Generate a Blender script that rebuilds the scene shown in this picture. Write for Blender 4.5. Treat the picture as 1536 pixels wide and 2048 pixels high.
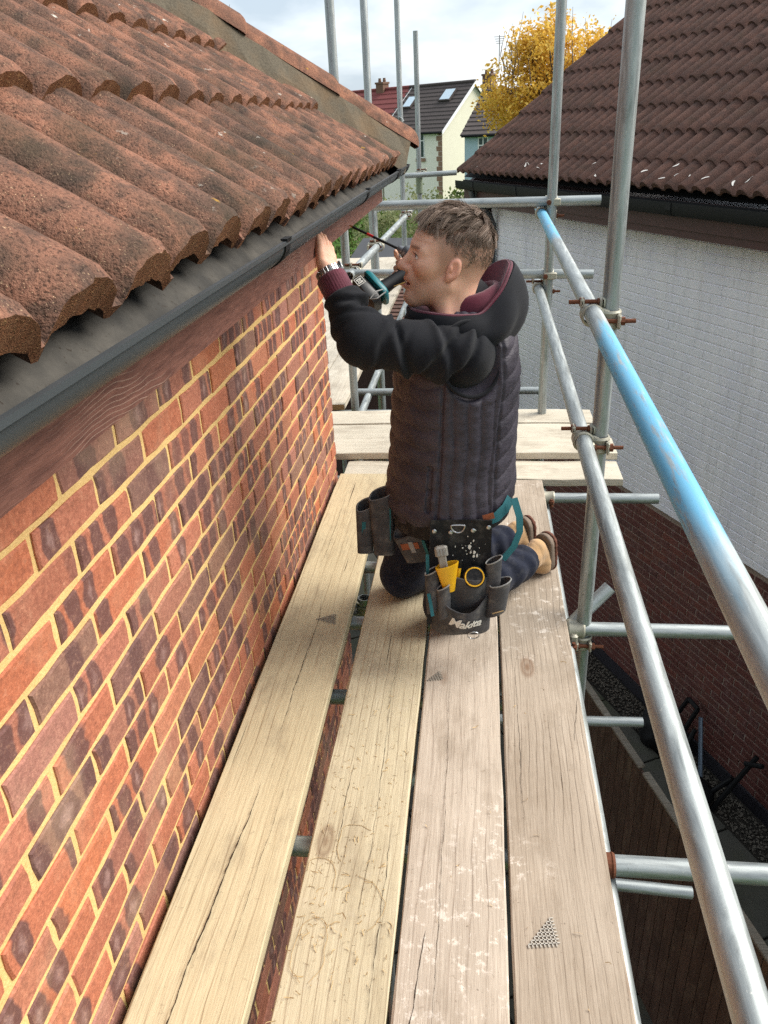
import bpy, math, random
import numpy as np
from mathutils import Matrix, Vector
random.seed(7); rng = np.random.default_rng(7)
for o in list(bpy.data.objects): bpy.data.objects.remove(o)
sc = bpy.context.scene; COL = sc.collection
rad = math.radians

# ---------------- camera ----------------
RW = np.array([[0.9927504, -0.0078354, 0.1199383], [0.1105392, 0.4513682, -0.8854647], [-0.0471983, 0.8923034, 0.4489621]])
CAMP = np.array([0., 0., 1.515])
cd = bpy.data.cameras.new('camera'); cam = bpy.data.objects.new('camera', cd); COL.objects.link(cam)
cd.sensor_fit = 'VERTICAL'; cd.sensor_height = 36.0; cd.lens = 36.0 * 1538 / 2048; cd.clip_start = 0.02; cd.clip_end = 2000
M4 = np.eye(4); M4[:3, :3] = RW; M4[:3, 3] = CAMP
cam.matrix_world = Matrix(M4.tolist()); sc.camera = cam
sc.cycles.use_denoising = False; sc.cycles.sample_clamp_indirect = 4.0; sc.cycles.max_bounces = 4; sc.cycles.diffuse_bounces = 3; sc.cycles.glossy_bounces = 2; sc.cycles.transmission_bounces = 2; sc.cycles.caustics_reflective = False; sc.cycles.caustics_refractive = False
sc.render.resolution_x, sc.render.resolution_y = 768, 1024

# ---------------- sky, sun, exposure ----------------
SUN_EL, SUN_AZ = 40.0, 70.0            # azimuth measured clockwise from +y
w = bpy.data.worlds.new('World'); sc.world = w; w.use_nodes = True
nt = w.node_tree; nt.nodes.clear()
out = nt.nodes.new('ShaderNodeOutputWorld'); bg = nt.nodes.new('ShaderNodeBackground')
sky = nt.nodes.new('ShaderNodeTexSky'); sky.sky_type = 'NISHITA'; sky.sun_disc = False
sky.sun_elevation = rad(SUN_EL); sky.sun_rotation = rad(SUN_AZ); sky.air_density = 1.0; sky.dust_density = 2.0
tc = nt.nodes.new('ShaderNodeTexCoord'); mp = nt.nodes.new('ShaderNodeMapping'); mp.inputs['Scale'].default_value = (1.0, 1.0, 2.6)
nz = nt.nodes.new('ShaderNodeTexNoise'); nz.inputs['Scale'].default_value = 4.6; nz.inputs['Detail'].default_value = 7; nz.inputs['Roughness'].default_value = 0.52
nz.inputs['Distortion'].default_value = 0.25
cr = nt.nodes.new('ShaderNodeValToRGB'); cr.color_ramp.elements[0].position = 0.38; cr.color_ramp.elements[1].position = 0.62
cr.color_ramp.elements[0].color = (2.6, 3.05, 3.5, 1); cr.color_ramp.elements[1].color = (4.7, 4.8, 4.9, 1)
e = cr.color_ramp.elements.new(0.5); e.color = (3.7, 4.05, 4.35, 1)
mx = nt.nodes.new('ShaderNodeMix'); mx.data_type = 'RGBA'; mx.inputs[0].default_value = 0.86
nt.links.new(tc.outputs['Generated'], mp.inputs[0]); nt.links.new(mp.outputs[0], nz.inputs['Vector']); nt.links.new(nz.outputs['Fac'], cr.inputs[0])
nt.links.new(sky.outputs[0], mx.inputs[6]); nt.links.new(cr.outputs[0], mx.inputs[7]); nt.links.new(mx.outputs[2], bg.inputs[0])
bg.inputs[1].default_value = 0.10; nt.links.new(bg.outputs[0], out.inputs[0])
sl = bpy.data.lights.new('sun', 'SUN'); sl.energy = 2.7; sl.angle = rad(45); sl.color = (1.0, 0.95, 0.87)
so = bpy.data.objects.new('sun', sl); COL.objects.link(so)
sd = Vector((math.sin(rad(SUN_AZ)) * math.cos(rad(SUN_EL)), math.cos(rad(SUN_AZ)) * math.cos(rad(SUN_EL)), math.sin(rad(SUN_EL))))
so.rotation_euler = (-sd).to_track_quat('-Z', 'Y').to_euler()
sc.view_settings.view_transform = 'Standard'; sc.view_settings.look = 'None'; sc.view_settings.exposure = 1.32; sc.view_settings.gamma = 1.0
sc.view_settings.use_curve_mapping = False

# ---------------- helpers ----------------
def S(r, g, b):
    f = lambda c: (c / 255 / 12.92) if c / 255 <= 0.04045 else ((c / 255 + 0.055) / 1.055) ** 2.4
    return (f(r), f(g), f(b), 1.0)
def tag(o, label=None, cat=None, group=None, kind=None):
    if label: o['label'] = label
    if cat: o['category'] = cat
    if group: o['group'] = group
    if kind: o['kind'] = kind
    return o
def empty(name, loc=(0, 0, 0), parent=None, rz=0):
    o = bpy.data.objects.new(name, None); COL.objects.link(o); o.location = loc; o.rotation_euler = (0, 0, rz); o.empty_display_size = .05
    if parent: o.parent = parent
    return o
def mk(name, verts, faces, m=None, smooth=False):
    me = bpy.data.meshes.new(name); me.from_pydata([tuple(map(float, v)) for v in verts], [], [tuple(int(i) for i in f) for f in faces])
    if m: me.materials.append(m)
    if smooth: me.polygons.foreach_set('use_smooth', [True] * len(me.polygons))
    me.update(); return me
def ob(name, me, parent=None, loc=None, rot=None, mat4=None):
    o = bpy.data.objects.new(name, me); COL.objects.link(o)
    if parent: o.parent = parent
    if mat4 is not None: o.matrix_local = mat4
    else:
        if loc is not None: o.location = loc
        if rot is not None: o.rotation_euler = rot
    return o
class MB:
    def __init__(s): s.v = []; s.f = []
    def add(s, v, f):
        n = len(s.v); s.v += [tuple(p) for p in v]; s.f += [tuple(i + n for i in q) for q in f]; return s
    def box(s, x0, x1, y0, y1, z0, z1, M=None):
        v = [(x, y, z) for x in (x0, x1) for y in (y0, y1) for z in (z0, z1)]
        if M is not None: v = [tuple(M @ Vector(p)) for p in v]
        return s.add(v, [(0, 1, 3, 2), (4, 6, 7, 5), (0, 4, 5, 1), (2, 3, 7, 6), (0, 2, 6, 4), (1, 5, 7, 3)])
    def rbox(s, x0, x1, y0, y1, z0, z1, b=.004, M=None):
        v = []; f = []
        lv = [(0, b, z0), (b * .0, 0, z0 + b), (0, 0, z1 - b), (0, b, z1)]
        rings = []
        for (ins, z) in ((b, z0), (0, z0 + b), (0, z1 - b), (b, z1)):
            X0, X1, Y0, Y1 = x0 + ins, x1 - ins, y0 + ins, y1 - ins; c = b
            pts = [(X0 + c, Y0), (X1 - c, Y0), (X1, Y0 + c), (X1, Y1 - c), (X1 - c, Y1), (X0 + c, Y1), (X0, Y1 - c), (X0, Y0 + c)]
            rings.append([(p[0], p[1], z) for p in pts])
        for r in rings: v += r
        for i in range(3):
            for k in range(8):
                k2 = (k + 1) % 8; f.append((i * 8 + k, i * 8 + k2, (i + 1) * 8 + k2, (i + 1) * 8 + k))
        f.append(tuple(range(7, -1, -1))); f.append(tuple(24 + k for k in range(8)))
        if M is not None: v = [tuple(M @ Vector(p)) for p in v]
        return s.add(v, f)
    def tube(s, pts, r, n=12, cap=True, closed=False):
        pts = [Vector(p) for p in pts]; rs = r if isinstance(r, (list, tuple)) else [r] * len(pts)
        v = []; f = []; up = None
        for i, p in enumerate(pts):
            if closed: d = pts[(i + 1) % len(pts)] - pts[i - 1]
            else: d = (pts[min(i + 1, len(pts) - 1)] - pts[max(i - 1, 0)])
            d.normalize()
            if up is None:
                up = Vector((0, 0, 1)) if abs(d.z) < .9 else Vector((0, 1, 0))
            a = d.cross(up).normalized(); b = a.cross(d).normalized(); up = b
            for k in range(n):
                t = 2 * math.pi * k / n; v.append(p + a * (rs[i] * math.cos(t)) + b * (rs[i] * math.sin(t)))
        L = len(pts)
        for i in range(L if closed else L - 1):
            j = (i + 1) % L
            for k in range(n):
                k2 = (k + 1) % n; f.append((i * n + k, i * n + k2, j * n + k2, j * n + k))
        if cap and not closed: f.append(tuple(range(n - 1, -1, -1))); f.append(tuple((L - 1) * n + k for k in range(n)))
        return s.add(v, f)
    def pipe(s, p0, p1, r=.02415, th=.004, n=20):       # hollow scaffold tube
        p0 = Vector(p0); p1 = Vector(p1); d = (p1 - p0).normalized()
        up = Vector((0, 0, 1)) if abs(d.z) < .9 else Vector((0, 1, 0)); a = d.cross(up).normalized(); b = a.cross(d).normalized()
        v = []
        for (p, rr) in ((p0, r - th), (p0, r), (p1, r), (p1, r - th)):
            for k in range(n): t = 2 * math.pi * k / n; v.append(p + a * rr * math.cos(t) + b * rr * math.sin(t))
        f = []
        for i in range(4):
            j = (i + 1) % 4
            for k in range(n): k2 = (k + 1) % n; f.append((i * n + k, i * n + k2, j * n + k2, j * n + k))
        return s.add(v, f)
    def lathe(s, prof, c=(0, 0, 0), n=16, M=None):
        v = []; f = []
        for (r, z) in prof:
            for k in range(n): t = 2 * math.pi * k / n; v.append(Vector((c[0] + r * math.cos(t), c[1] + r * math.sin(t), c[2] + z)))
        for i in range(len(prof) - 1):
            for k in range(n): k2 = (k + 1) % n; f.append((i * n + k, i * n + k2, (i + 1) * n + k2, (i + 1) * n + k))
        f.append(tuple(range(n - 1, -1, -1))); f.append(tuple((len(prof) - 1) * n + k for k in range(n)))
        if M is not None: v = [M @ p for p in v]
        return s.add(v, f)
    def me(s, name, m, smooth=False): return mk(name, s.v, s.f, m, smooth)
    def ob(s, name, m, parent=None, smooth=False): return ob(name, s.me(name, m, smooth), parent)
def autosmooth(o, ang=40):
    try:
        me = o.data; me.polygons.foreach_set('use_smooth', [True] * len(me.polygons)); me.set_sharp_from_angle(angle=rad(ang))
    except Exception: pass
    return o
def extrude_profile(prof, y0, y1, ny=1):               # closed (x,z) profile swept along y
    v = []; f = []; n = len(prof)
    for j in range(ny + 1):
        y = y0 + (y1 - y0) * j / ny
        for (x, z) in prof: v.append((x, y, z))
    for j in range(ny):
        for k in range(n): k2 = (k + 1) % n; f.append((j * n + k, j * n + k2, (j + 1) * n + k2, (j + 1) * n + k))
    f.append(tuple(range(n))); f.append(tuple(ny * n + k for k in range(n - 1, -1, -1)))
    return v, f

# ---------------- material helpers ----------------
class NB:
    def __init__(s, name):
        s.m = bpy.data.materials.new(name); s.m.use_nodes = True; s.t = s.m.node_tree; s.b = s.t.nodes['Principled BSDF']
    def n(s, typ, **k):
        nd = s.t.nodes.new(typ)
        for a, v in k.items(): setattr(nd, a, v)
        return nd
    def l(s, a, b): s.t.links.new(a, b)
    def setin(s, sock, v):
        if hasattr(v, 'is_output') or isinstance(v, bpy.types.NodeSocket): s.l(v, sock)
        else: sock.default_value = v
    def coord(s, kind='Object', scale=(1, 1, 1), loc=(0, 0, 0), rand=0.0, rot=(0, 0, 0)):
        c = s.n('ShaderNodeTexCoord'); m = s.n('ShaderNodeMapping'); m.inputs['Scale'].default_value = scale; m.inputs['Location'].default_value = loc; m.inputs['Rotation'].default_value = rot
        src = c.outputs[kind]
        if rand:
            oi = s.n('ShaderNodeObjectInfo'); vm = s.n('ShaderNodeVectorMath', operation='ADD'); mu = s.math('MULTIPLY', oi.outputs['Random'], rand)
            s.l(src, vm.inputs[0]); s.l(mu, vm.inputs[1]); src = vm.outputs[0]
        s.l(src, m.inputs[0]); return m.outputs[0]
    def wpos(s, scale=(1, 1, 1)):
        g = s.n('ShaderNodeNewGeometry'); m = s.n('ShaderNodeMapping'); m.inputs['Scale'].default_value = scale; s.l(g.outputs['Position'], m.inputs[0]); return m.outputs[0]
    def rnd(s): return s.n('ShaderNodeObjectInfo').outputs['Random']
    def noise(s, vec, scale=5, detail=4, rough=.55, dist=0, out='Fac'):
        x = s.n('ShaderNodeTexNoise'); x.inputs['Scale'].default_value = scale; x.inputs['Detail'].default_value = detail; x.inputs['Roughness'].default_value = rough; x.inputs['Distortion'].default_value = dist
        s.l(vec, x.inputs['Vector']); return x.outputs[out]
    def vor(s, vec, scale=5, feature='F1', out='Distance', rnd=1.0):
        x = s.n('ShaderNodeTexVoronoi', feature=feature); x.inputs['Scale'].default_value = scale; x.inputs['Randomness'].default_value = rnd; s.l(vec, x.inputs['Vector']); return x.outputs[out]
    def wave(s, vec, scale=5, dist=2, detail=2, dscale=1, typ='BANDS', dirn='X', prof='SIN'):
        x = s.n('ShaderNodeTexWave', wave_type=typ, wave_profile=prof)
        if typ == 'BANDS': x.bands_direction = dirn
        else: x.rings_direction = dirn
        x.inputs['Scale'].default_value = scale; x.inputs['Distortion'].default_value = dist; x.inputs['Detail'].default_value = detail; x.inputs['Detail Scale'].default_value = dscale
        s.l(vec, x.inputs['Vector']); return x.outputs['Fac']
    def ramp(s, fac, stops, interp='LINEAR'):
        r = s.n('ShaderNodeValToRGB'); cr = r.color_ramp; cr.interpolation = interp
        while len(cr.elements) > 1: cr.elements.remove(cr.elements[-1])
        for i, (p, c) in enumerate(stops):
            if not isinstance(c, (tuple, list)): c = (c, c, c, 1)
            el = cr.elements[0] if i == 0 else cr.elements.new(p)
            el.position = p; el.color = c
        s.setin(r.inputs[0], fac); return r.outputs[0]
    def mix(s, fac, a, b, mode='MIX'):
        x = s.n('ShaderNodeMix', data_type='RGBA', blend_type=mode); s.setin(x.inputs[0], fac); s.setin(x.inputs[6], a); s.setin(x.inputs[7], b); return x.outputs[2]
    def math(s, op, a, b=0.0, c=None, clamp=False):
        x = s.n('ShaderNodeMath', operation=op, use_clamp=clamp); s.setin(x.inputs[0], a); s.setin(x.inputs[1], b)
        if c is not None: s.setin(x.inputs[2], c)
        return x.outputs[0]
    def sep(s, vec):
        x = s.n('ShaderNodeSeparateXYZ'); s.l(vec, x.inputs[0]); return x.outputs
    def bump(s, h, strength=.3, dist=.01):
        x = s.n('ShaderNodeBump'); x.inputs['Strength'].default_value = strength; x.inputs['Distance'].default_value = dist; s.l(h, x.inputs['Height']); s.l(x.outputs[0], s.b.inputs['Normal']); return x
    def fin(s, col=None, rough=.7, metal=0.0, spec=.5):
        if col is not None: s.setin(s.b.inputs['Base Color'], col)
        s.setin(s.b.inputs['Roughness'], rough); s.setin(s.b.inputs['Metallic'], metal); s.setin(s.b.inputs['Specular IOR Level'], spec); return s.m
def plain(name, col, rough=.6, metal=0.0, var=.12, scale=30, bump=.05, spec=.5):
    k = NB(name); v = k.coord('Object'); n = k.noise(v, scale, 5, .6)
    c = k.mix(k.math('MULTIPLY', n, 1.0), tuple(x * (1 - var * 1.6) for x in col[:3]) + (1,), tuple(min(1, x * (1 + var)) for x in col[:3]) + (1,))
    if bump: k.bump(n, bump, .004)
    return k.fin(c, rough, metal, spec)

# ---- brick of the near house: orange-red stocks with dark kiss marks
def brick_mat(name, pal, kiss=1.0, dirt=0.3, glaze=True):
    k = NB(name); r = k.rnd(); v = k.coord('Object', rand=37.0); vo = k.coord('Object')
    base = k.ramp(r, pal)
    x = k.sep(vo)
    many = k.math('FRACT', k.math('MULTIPLY', r, 11.3))
    wob_ = k.math('MULTIPLY', k.math('SUBTRACT', k.noise(v, 22, 2, .5), .5), .55)
    cell = k.math('ADD', k.math('ADD', k.math('MULTIPLY', x[0], k.math('ADD', 9.5, k.math('MULTIPLY', many, 8.0))), k.math('MULTIPLY', r, 37.7)), wob_); fx = k.math('SUBTRACT', k.math('FRACT', cell), .5); afx = k.math('ABSOLUTE', fx); dz = k.math('ABSOLUTE', k.math('MULTIPLY', x[2], 32.0))
    wn = k.n('ShaderNodeTexWhiteNoise', noise_dimensions='1D'); k.l(k.math('ADD', k.math('FLOOR', cell), k.math('MULTIPLY', r, 113.0)), wn.inputs['W']); cr_ = wn.outputs['Value']
    band = k.math('MULTIPLY', k.ramp(k.math('ADD', afx, k.math('MULTIPLY', k.math('POWER', dz, 3.0), .09)), [(.34, 1), (.44, 0)]), k.ramp(k.math('ADD', cr_, k.math('MULTIPLY', k.math('FRACT', k.math('MULTIPLY', r, 5.7)), .75)), [(.92, 0), (.98, .9)]))
    dark = k.mix(k.noise(v, 14, 3), S(80, 58, 60), S(114, 84, 80))
    c = k.mix(k.math('MULTIPLY', band, kiss), base, dark)
    core = k.math('MULTIPLY', k.ramp(k.math('ADD', k.math('MULTIPLY', afx, 1.6), k.math('MULTIPLY', dz, .40)), [(.12, 1), (.40, 0)]), k.math('MULTIPLY', band, k.ramp(k.math('FRACT', k.math('MULTIPLY', cr_, 9.1)), [(.45, .0), (.8, .6)])))
    c = k.mix(k.math('MULTIPLY', core, kiss), c, S(178, 146, 140))
    g = k.noise(v, 190, 4, .7); g2 = k.noise(v, 75, 4, .7); c = k.mix(k.ramp(g2, [(.35, .30), (.52, 0)]), c, S(84, 56, 50)); c = k.mix(k.ramp(g2, [(.55, 0), (.72, .28)]), c, S(220, 170, 140)); c = k.mix(k.ramp(g, [(.38, .32), (.6, 0)]), c, S(92, 48, 38)); c = k.mix(k.ramp(g, [(.6, 0), (.78, .5)]), c, S(214, 160, 128))
    d = k.noise(k.wpos(), 4.0, 5, .6); c = k.mix(k.ramp(d, [(.52, 0), (.75, dirt)]), c, S(206, 180, 150))
    k.bump(k.math('ADD', g, k.math('MULTIPLY', k.noise(v, 40, 3), .8)), .45, .004)
    return k.fin(c, k.ramp(k.noise(v, 20, 3), [(.3, .55), (.7, .85)]), 0, .3)
M_BRICK = brick_mat('red_multi_brick', [(0, S(194, 116, 84)), (.1, S(172, 112, 94)), (.2, S(196, 128, 98)), (.3, S(136, 98, 90)), (.4, S(190, 112, 80)), (.5, S(168, 108, 88)), (.58, S(122, 92, 86)), (.66, S(160, 122, 100)), (.74, S(198, 118, 82)), (.82, S(146, 98, 86)), (.9, S(176, 124, 110)), (1, S(194, 112, 76))], 1.0, .28)
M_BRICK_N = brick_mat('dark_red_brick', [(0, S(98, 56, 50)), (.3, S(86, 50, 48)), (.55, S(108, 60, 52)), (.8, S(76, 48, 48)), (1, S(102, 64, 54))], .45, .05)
def mortar_mat(name, a, b):
    k = NB(name); v = k.wpos(); n = k.noise(v, 160, 4, .7); d = k.noise(v, 7, 4)
    c = k.mix(k.ramp(n, [(.3, 0), (.7, 1)]), a, b); c = k.mix(k.ramp(d, [(.45, 0), (.8, .35)]), c, S(150, 112, 72)); k.bump(n, .6, .004)
    return k.fin(c, .95, 0, .15)
M_MORTAR = mortar_mat('sand_mortar', S(210, 174, 112), S(232, 200, 140))
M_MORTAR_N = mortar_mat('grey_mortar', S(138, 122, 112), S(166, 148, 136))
# ---- painted brick of the neighbour
def painted():
    k = NB('grey_white_masonry_paint'); v = k.wpos(); c = k.mix(k.ramp(k.noise(k.wpos((1.2, 1.2, .35)), 3, 5), [(.35, 0), (.7, 1)]), S(226, 224, 230), S(238, 235, 236))
    c = k.mix(k.ramp(k.noise(v, 26, 4), [(.62, 0), (.8, .35)]), c, S(176, 168, 160)); c = k.mix(k.ramp(k.noise(k.wpos((5, 5, .45)), 3, 5, .65), [(.52, 0), (.72, .30)]), c, S(164, 160, 154)); k.bump(k.noise(v, 70, 4, .6), .25, .004)
    return k.fin(c, .75, 0, .3)
M_PAINT = painted()
# ---- concrete roof tiles
def tile_mat(name, c0, c1, c2, spk, moss, lich=True, flow=1.0):
    k = NB(name); v = k.coord('Object', rand=53.0); w_ = k.wpos()
    blot = k.noise(v, 13, 6, .62, .5); c = k.ramp(blot, [(.30, c0), (.46, c1), (.62, c2), (.75, c1)])
    c = k.mix(k.math('MULTIPLY', k.math('SUBTRACT', k.rnd(), .3), .5, clamp=True), c, c0)
    fine = k.noise(v, 230, 3, .7); c = k.mix(k.ramp(fine, [(.34, .75), (.5, 0)]), c, tuple(x * .32 for x in c0[:3]) + (1,))
    vs = k.noise(v, 420, 2, .8); pick = k.noise(v, 60, 3); c = k.mix(k.math('MULTIPLY', k.ramp(vs, [(.64, 0), (.70, 1)]), k.ramp(pick, [(.42, .15), (.60, spk)])), c, S(206, 176, 140))
    if lich:
        lc = k.noise(v, 34, 4, .6); lm = k.noise(w_, 2.6, 3); mk_ = k.math('MULTIPLY', k.ramp(lc, [(.66, 0), (.71, 1)]), k.ramp(lm, [(.5, 0), (.6, .85)]))
        c = k.mix(mk_, c, S(214, 208, 196)); lc2 = k.noise(k.coord('Object', rand=21.0), 28, 4, .6); c = k.mix(k.math('MULTIPLY', k.ramp(lc2, [(.70, 0), (.74, 1)]), .7), c, S(196, 150, 52))
    dm = k.noise(w_, 5, 5, .6); c = k.mix(k.ramp(dm, [(.5, 0), (.72, moss)]), c, S(66, 58, 46))
    k.bump(k.math('ADD', fine, k.math('MULTIPLY', blot, .7)), .8, .006)
    return k.fin(c, .92, 0, .2)
M_TILE = tile_mat('weathered_red_tile', S(66, 55, 49), S(104, 78, 66), S(150, 105, 85), 1.0, .9)
M_HIP = tile_mat('weathered_orange_hip_tile', S(86, 66, 56), S(126, 88, 72), S(162, 112, 88), .9, .6)
M_TILE_N = tile_mat('brown_red_tile', S(78, 62, 57), S(94, 71, 64), S(110, 81, 71), .35, .4, False)
M_AGG = None
def agg():
    k = NB('broken_tile_edge'); v = k.coord('Object', rand=11.0); a = k.noise(v, 240, 3, .75, 1.5); c = k.ramp(a, [(.3, S(86, 60, 46)), (.45, S(160, 108, 74)), (.55, S(120, 80, 58)), (.66, S(208, 160, 112)), (.75, S(140, 94, 66))]); k.bump(a, 1.0, .012)
    return k.fin(c, .95, 0, .2)
M_AGG = agg()
M_BED = mortar_mat('hip_mortar_bedding', S(84, 78, 68), S(110, 102, 88))
# ---- timber
def wood(name, dark, light, stain=.3, plaster=.0, axis=1, wear=.5, ring=6.0, gstr=.5):
    k = NB(name); sc_ = [1, 1, 1]; sc_[axis] = .055; v = k.coord('Object', scale=tuple(sc_), rand=17.0); v0 = k.coord('Object', rand=17.0); wp = k.wpos()
    warp = k.noise(k.coord('Object', scale=tuple(1.6 if i != axis else .5 for i in range(3)), rand=17.0), 3.0, 3, .5)
    # growth rings: distance field bent by the warp noise
    lines = k.math('FRACT', k.math('ADD', k.math('MULTIPLY', warp, ring * .55), k.math('MULTIPLY', k.sep(v0)[0 if axis == 1 else 1], ring * 9.0)))
    lg = k.ramp(lines, [(0, .0), (.55, .25), (.86, 1), (.93, .9), (1, 0)])
    fib = k.noise(v, 150, 3, .65, .1); fb2 = k.noise(v, 46, 3, .6)
    c = k.mix(k.ramp(fb2, [(.2, 0), (.82, 1)]), dark, light)
    lg = k.math('MULTIPLY', lg, k.ramp(k.noise(v0, 4.0, 3), [(.38, .15), (.62, 1)]))
    c = k.mix(k.math('MULTIPLY', lg, gstr), c, tuple(x * .58 for x in dark[:3]) + (1,))
    c = k.mix(k.ramp(fib, [(.34, .17), (.48, 0)]), c, tuple(x * .5 for x in dark[:3]) + (1,))
    bl = k.noise(v0, 3.3, 5, .6); c = k.mix(k.ramp(bl, [(.42, stain), (.62, 0)]), c, tuple(x * .62 for x in dark[:3]) + (1,))
    # knots
    kd = k.vor(k.coord('Object', scale=tuple(4.2 if i != axis else 1.7 for i in range(3)), rand=5.0), 1.0); c = k.mix(k.ramp(kd, [(.03, .85), (.055, .35), (.075, .6), (.11, 0)]), c, S(112, 80, 56))
    cr_ = k.noise(k.coord('Object', scale=tuple(60 if i != axis else .9 for i in range(3)), rand=8.0), 1.0, 3, .6); ck = k.ramp(cr_, [(.265, 1), (.285, 0)]); c = k.mix(k.math('MULTIPLY', ck, .9), c, S(58, 42, 30))
    if plaster:
        pn = k.noise(v0, 28, 6, .78); pm = k.noise(v0, 2.8, 3); c = k.mix(k.math('MULTIPLY', k.ramp(pn, [(.55, 0), (.61, 1)]), k.ramp(pm, [(.48, 0), (.62, plaster)])), c, S(226, 216, 204))
    dt = k.noise(k.coord('Object', scale=tuple(1 if i != axis else .45 for i in range(3)), rand=3.0), 9, 5, .7); c = k.mix(k.ramp(dt, [(.50, 0), (.66, .34)]), c, S(128, 112, 94)); sc1 = k.noise(k.coord('Object', scale=(1, 1, 1), rand=29.0, rot=(0, 0, .6)), 55, 5, .75, 1.2); c = k.mix(k.ramp(sc1, [(.62, 0), (.68, .35)]), c, S(112, 94, 76))
    sp = k.noise(v0, 95, 2, .6); c = k.mix(k.ramp(sp, [(.71, 0), (.76, wear)]), c, S(70, 54, 42))
    k.bump(k.math('SUBTRACT', k.math('ADD', fib, k.math('MULTIPLY', lg, -.6)), k.math('MULTIPLY', ck, 3.0)), .5, .004)
    return k.fin(c, .82, 0, .25)
M_W1 = wood('pale_yellow_pine', S(198, 182, 148), S(213, 199, 165), .20, 0, 1, .3, 3, .03)
M_W2 = wood('sawn_pale_pine', S(194, 180, 150), S(209, 197, 168), .24, .1, 1, .8, 4, .04)
M_W3 = wood('pinkish_worn_pine', S(182, 168, 152), S(200, 187, 171), .22, .7, 1, .5, 3, .03)
M_W4 = wood('brown_worn_pine', S(162, 147, 130), S(186, 172, 155), .28, .7, 1, .45, 6, .10)
M_WX = wood('grey_worn_pine', S(204, 194, 174), S(222, 213, 195), .25, .35, 0, .4, 4, .08)
M_WF = wood('grey_far_pine', S(192, 182, 164), S(214, 205, 189), .3, .5, 1, .4, 4, .1)
M_WEND = plain('board_end_grain', S(176, 146, 104), .9, 0, .25, 60, .3)
# ---- galvanised tube
def galv(name, base, blue=False):
    k = NB(name); v = k.coord('Object', scale=(1, 1, .10), rand=9.0); vb = k.coord('Object', rand=9.0); w_ = k.wpos()
    s1 = k.noise(v, 60, 5, .65, .8); s2 = k.noise(vb, 110, 4, .75); big = k.noise(w_, 3.0, 3)
    c = k.mix(k.ramp(s1, [(.3, 0), (.72, 1)]), tuple(x * .62 for x in base[:3]) + (1,), tuple(min(1, x * 1.25) for x in base[:3]) + (1,))
    c = k.mix(k.ramp(s2, [(.62, 0), (.72, .6)]), c, S(214, 214, 206)); c = k.mix(k.ramp(k.noise(vb, 35, 4, .7), [(.66, 0), (.72, .5)]), c, S(96, 90, 80)); c = k.mix(k.ramp(big, [(.55, 0), (.75, .4)]), c, S(136, 138, 130))
    met = .72; ro = k.ramp(s1, [(.3, .42), (.7, .62)])
    if blue:
        vs_ = k.coord('Object', scale=(1, 1, .10)); y = k.sep(w_)[1]; nn = k.math('ADD', y, k.math('MULTIPLY', k.math('SUBTRACT', k.noise(vs_, 40, 4), .5), .45))
        m1 = k.math('MULTIPLY', k.ramp(k.math('MULTIPLY', nn, .2), [(.165, 0), (.215, 1), (.386, 1), (.41, 0)]), 1.0)
        m2 = k.ramp(k.math('MULTIPLY', nn, .2), [(.66, 0), (.70, 1)])
        mm = k.math('MAXIMUM', m1, m2); ch = k.ramp(k.noise(vs_, 75, 5, .7), [(.53, 1), (.66, .1)]); mm = k.math('MULTIPLY', mm, ch)
        c = k.mix(mm, c, k.mix(k.noise(v, 12, 3), S(74, 150, 190), S(124, 184, 210))); met = k.math('SUBTRACT', .72, k.math('MULTIPLY', mm, .62))
    k.bump(s2, .08, .002)
    return k.fin(c, ro, met, .5)
M_GALV = galv('galvanised_steel', S(168, 174, 174)); M_BLUE = galv('galvanised_steel_blue_paint', S(168, 174, 174), True)
M_CAST = plain('zinc_cast_coupler', S(176, 172, 156), .5, .35, .2, 60, .2)
M_RUST = plain('rusty_bolt', S(112, 66, 44), .85, .2, .35, 120, .4)
M_GUT = plain('dark_grey_gutter_plastic', S(56, 60, 62), .42, 0, .12, 9, .02)
M_BLK = plain('black_plastic', S(17, 17, 18), .62, 0, .1, 9, .02, .25)
# ================= the near brick house =================
def dusty():
    k = NB('dusty_grey_tray'); w_ = k.wpos(); n = k.noise(w_, 14, 6, .65); c = k.mix(k.ramp(n, [(.35, 0), (.65, 1)]), S(58, 57, 55), S(82, 79, 74)); f_ = k.noise(w_, 120, 3)
    c = k.mix(k.ramp(f_, [(.64, 0), (.72, .8)]), c, S(48, 40, 34)); k.bump(f_, .3, .004); return k.fin(c, .9, 0, .2)
M_DUST = dusty()
def fascia_m():
    k = NB('rosewood_grain_fascia'); w_ = k.coord('Object', scale=(1, .16, 1)); wp = k.noise(k.coord('Object', scale=(1, .45, 1)), 6, 3, .5)
    ln = k.math('FRACT', k.math('ADD', k.math('MULTIPLY', wp, 14.0), k.math('MULTIPLY', k.sep(w_)[2], 150.0))); fb = k.noise(w_, 130, 4, .6)
    c = k.mix(k.ramp(fb, [(.3, 0), (.7, 1)]), S(88, 56, 48), S(122, 82, 70)); gl = k.ramp(ln, [(.80, 0), (.88, 1), (.95, 1), (1, 0)]); pat = k.ramp(k.noise(k.coord('Object', scale=(1, .5, 1)), 7, 3), [(.5, 0), (.62, 1)])
    c = k.mix(k.math('MULTIPLY', k.math('MULTIPLY', gl, pat), .38), c, S(196, 168, 150)); k.bump(k.math('ADD', fb, gl), .3, .003); return k.fin(c, .55, 0, .4)
M_FAS = fascia_m()
house = tag(empty('brick_house', (-.69, 3.45, -4.05)), 'red brick house with yellow mortar, brown tiled hip roof and grey gutter', 'house')
HL = Vector((-.69, 3.45, -4.05))
def hob(name, me, parent=None, loc=(0, 0, 0), **k):          # child of the house placed in world coordinates
    p = parent or house
    return p
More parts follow.
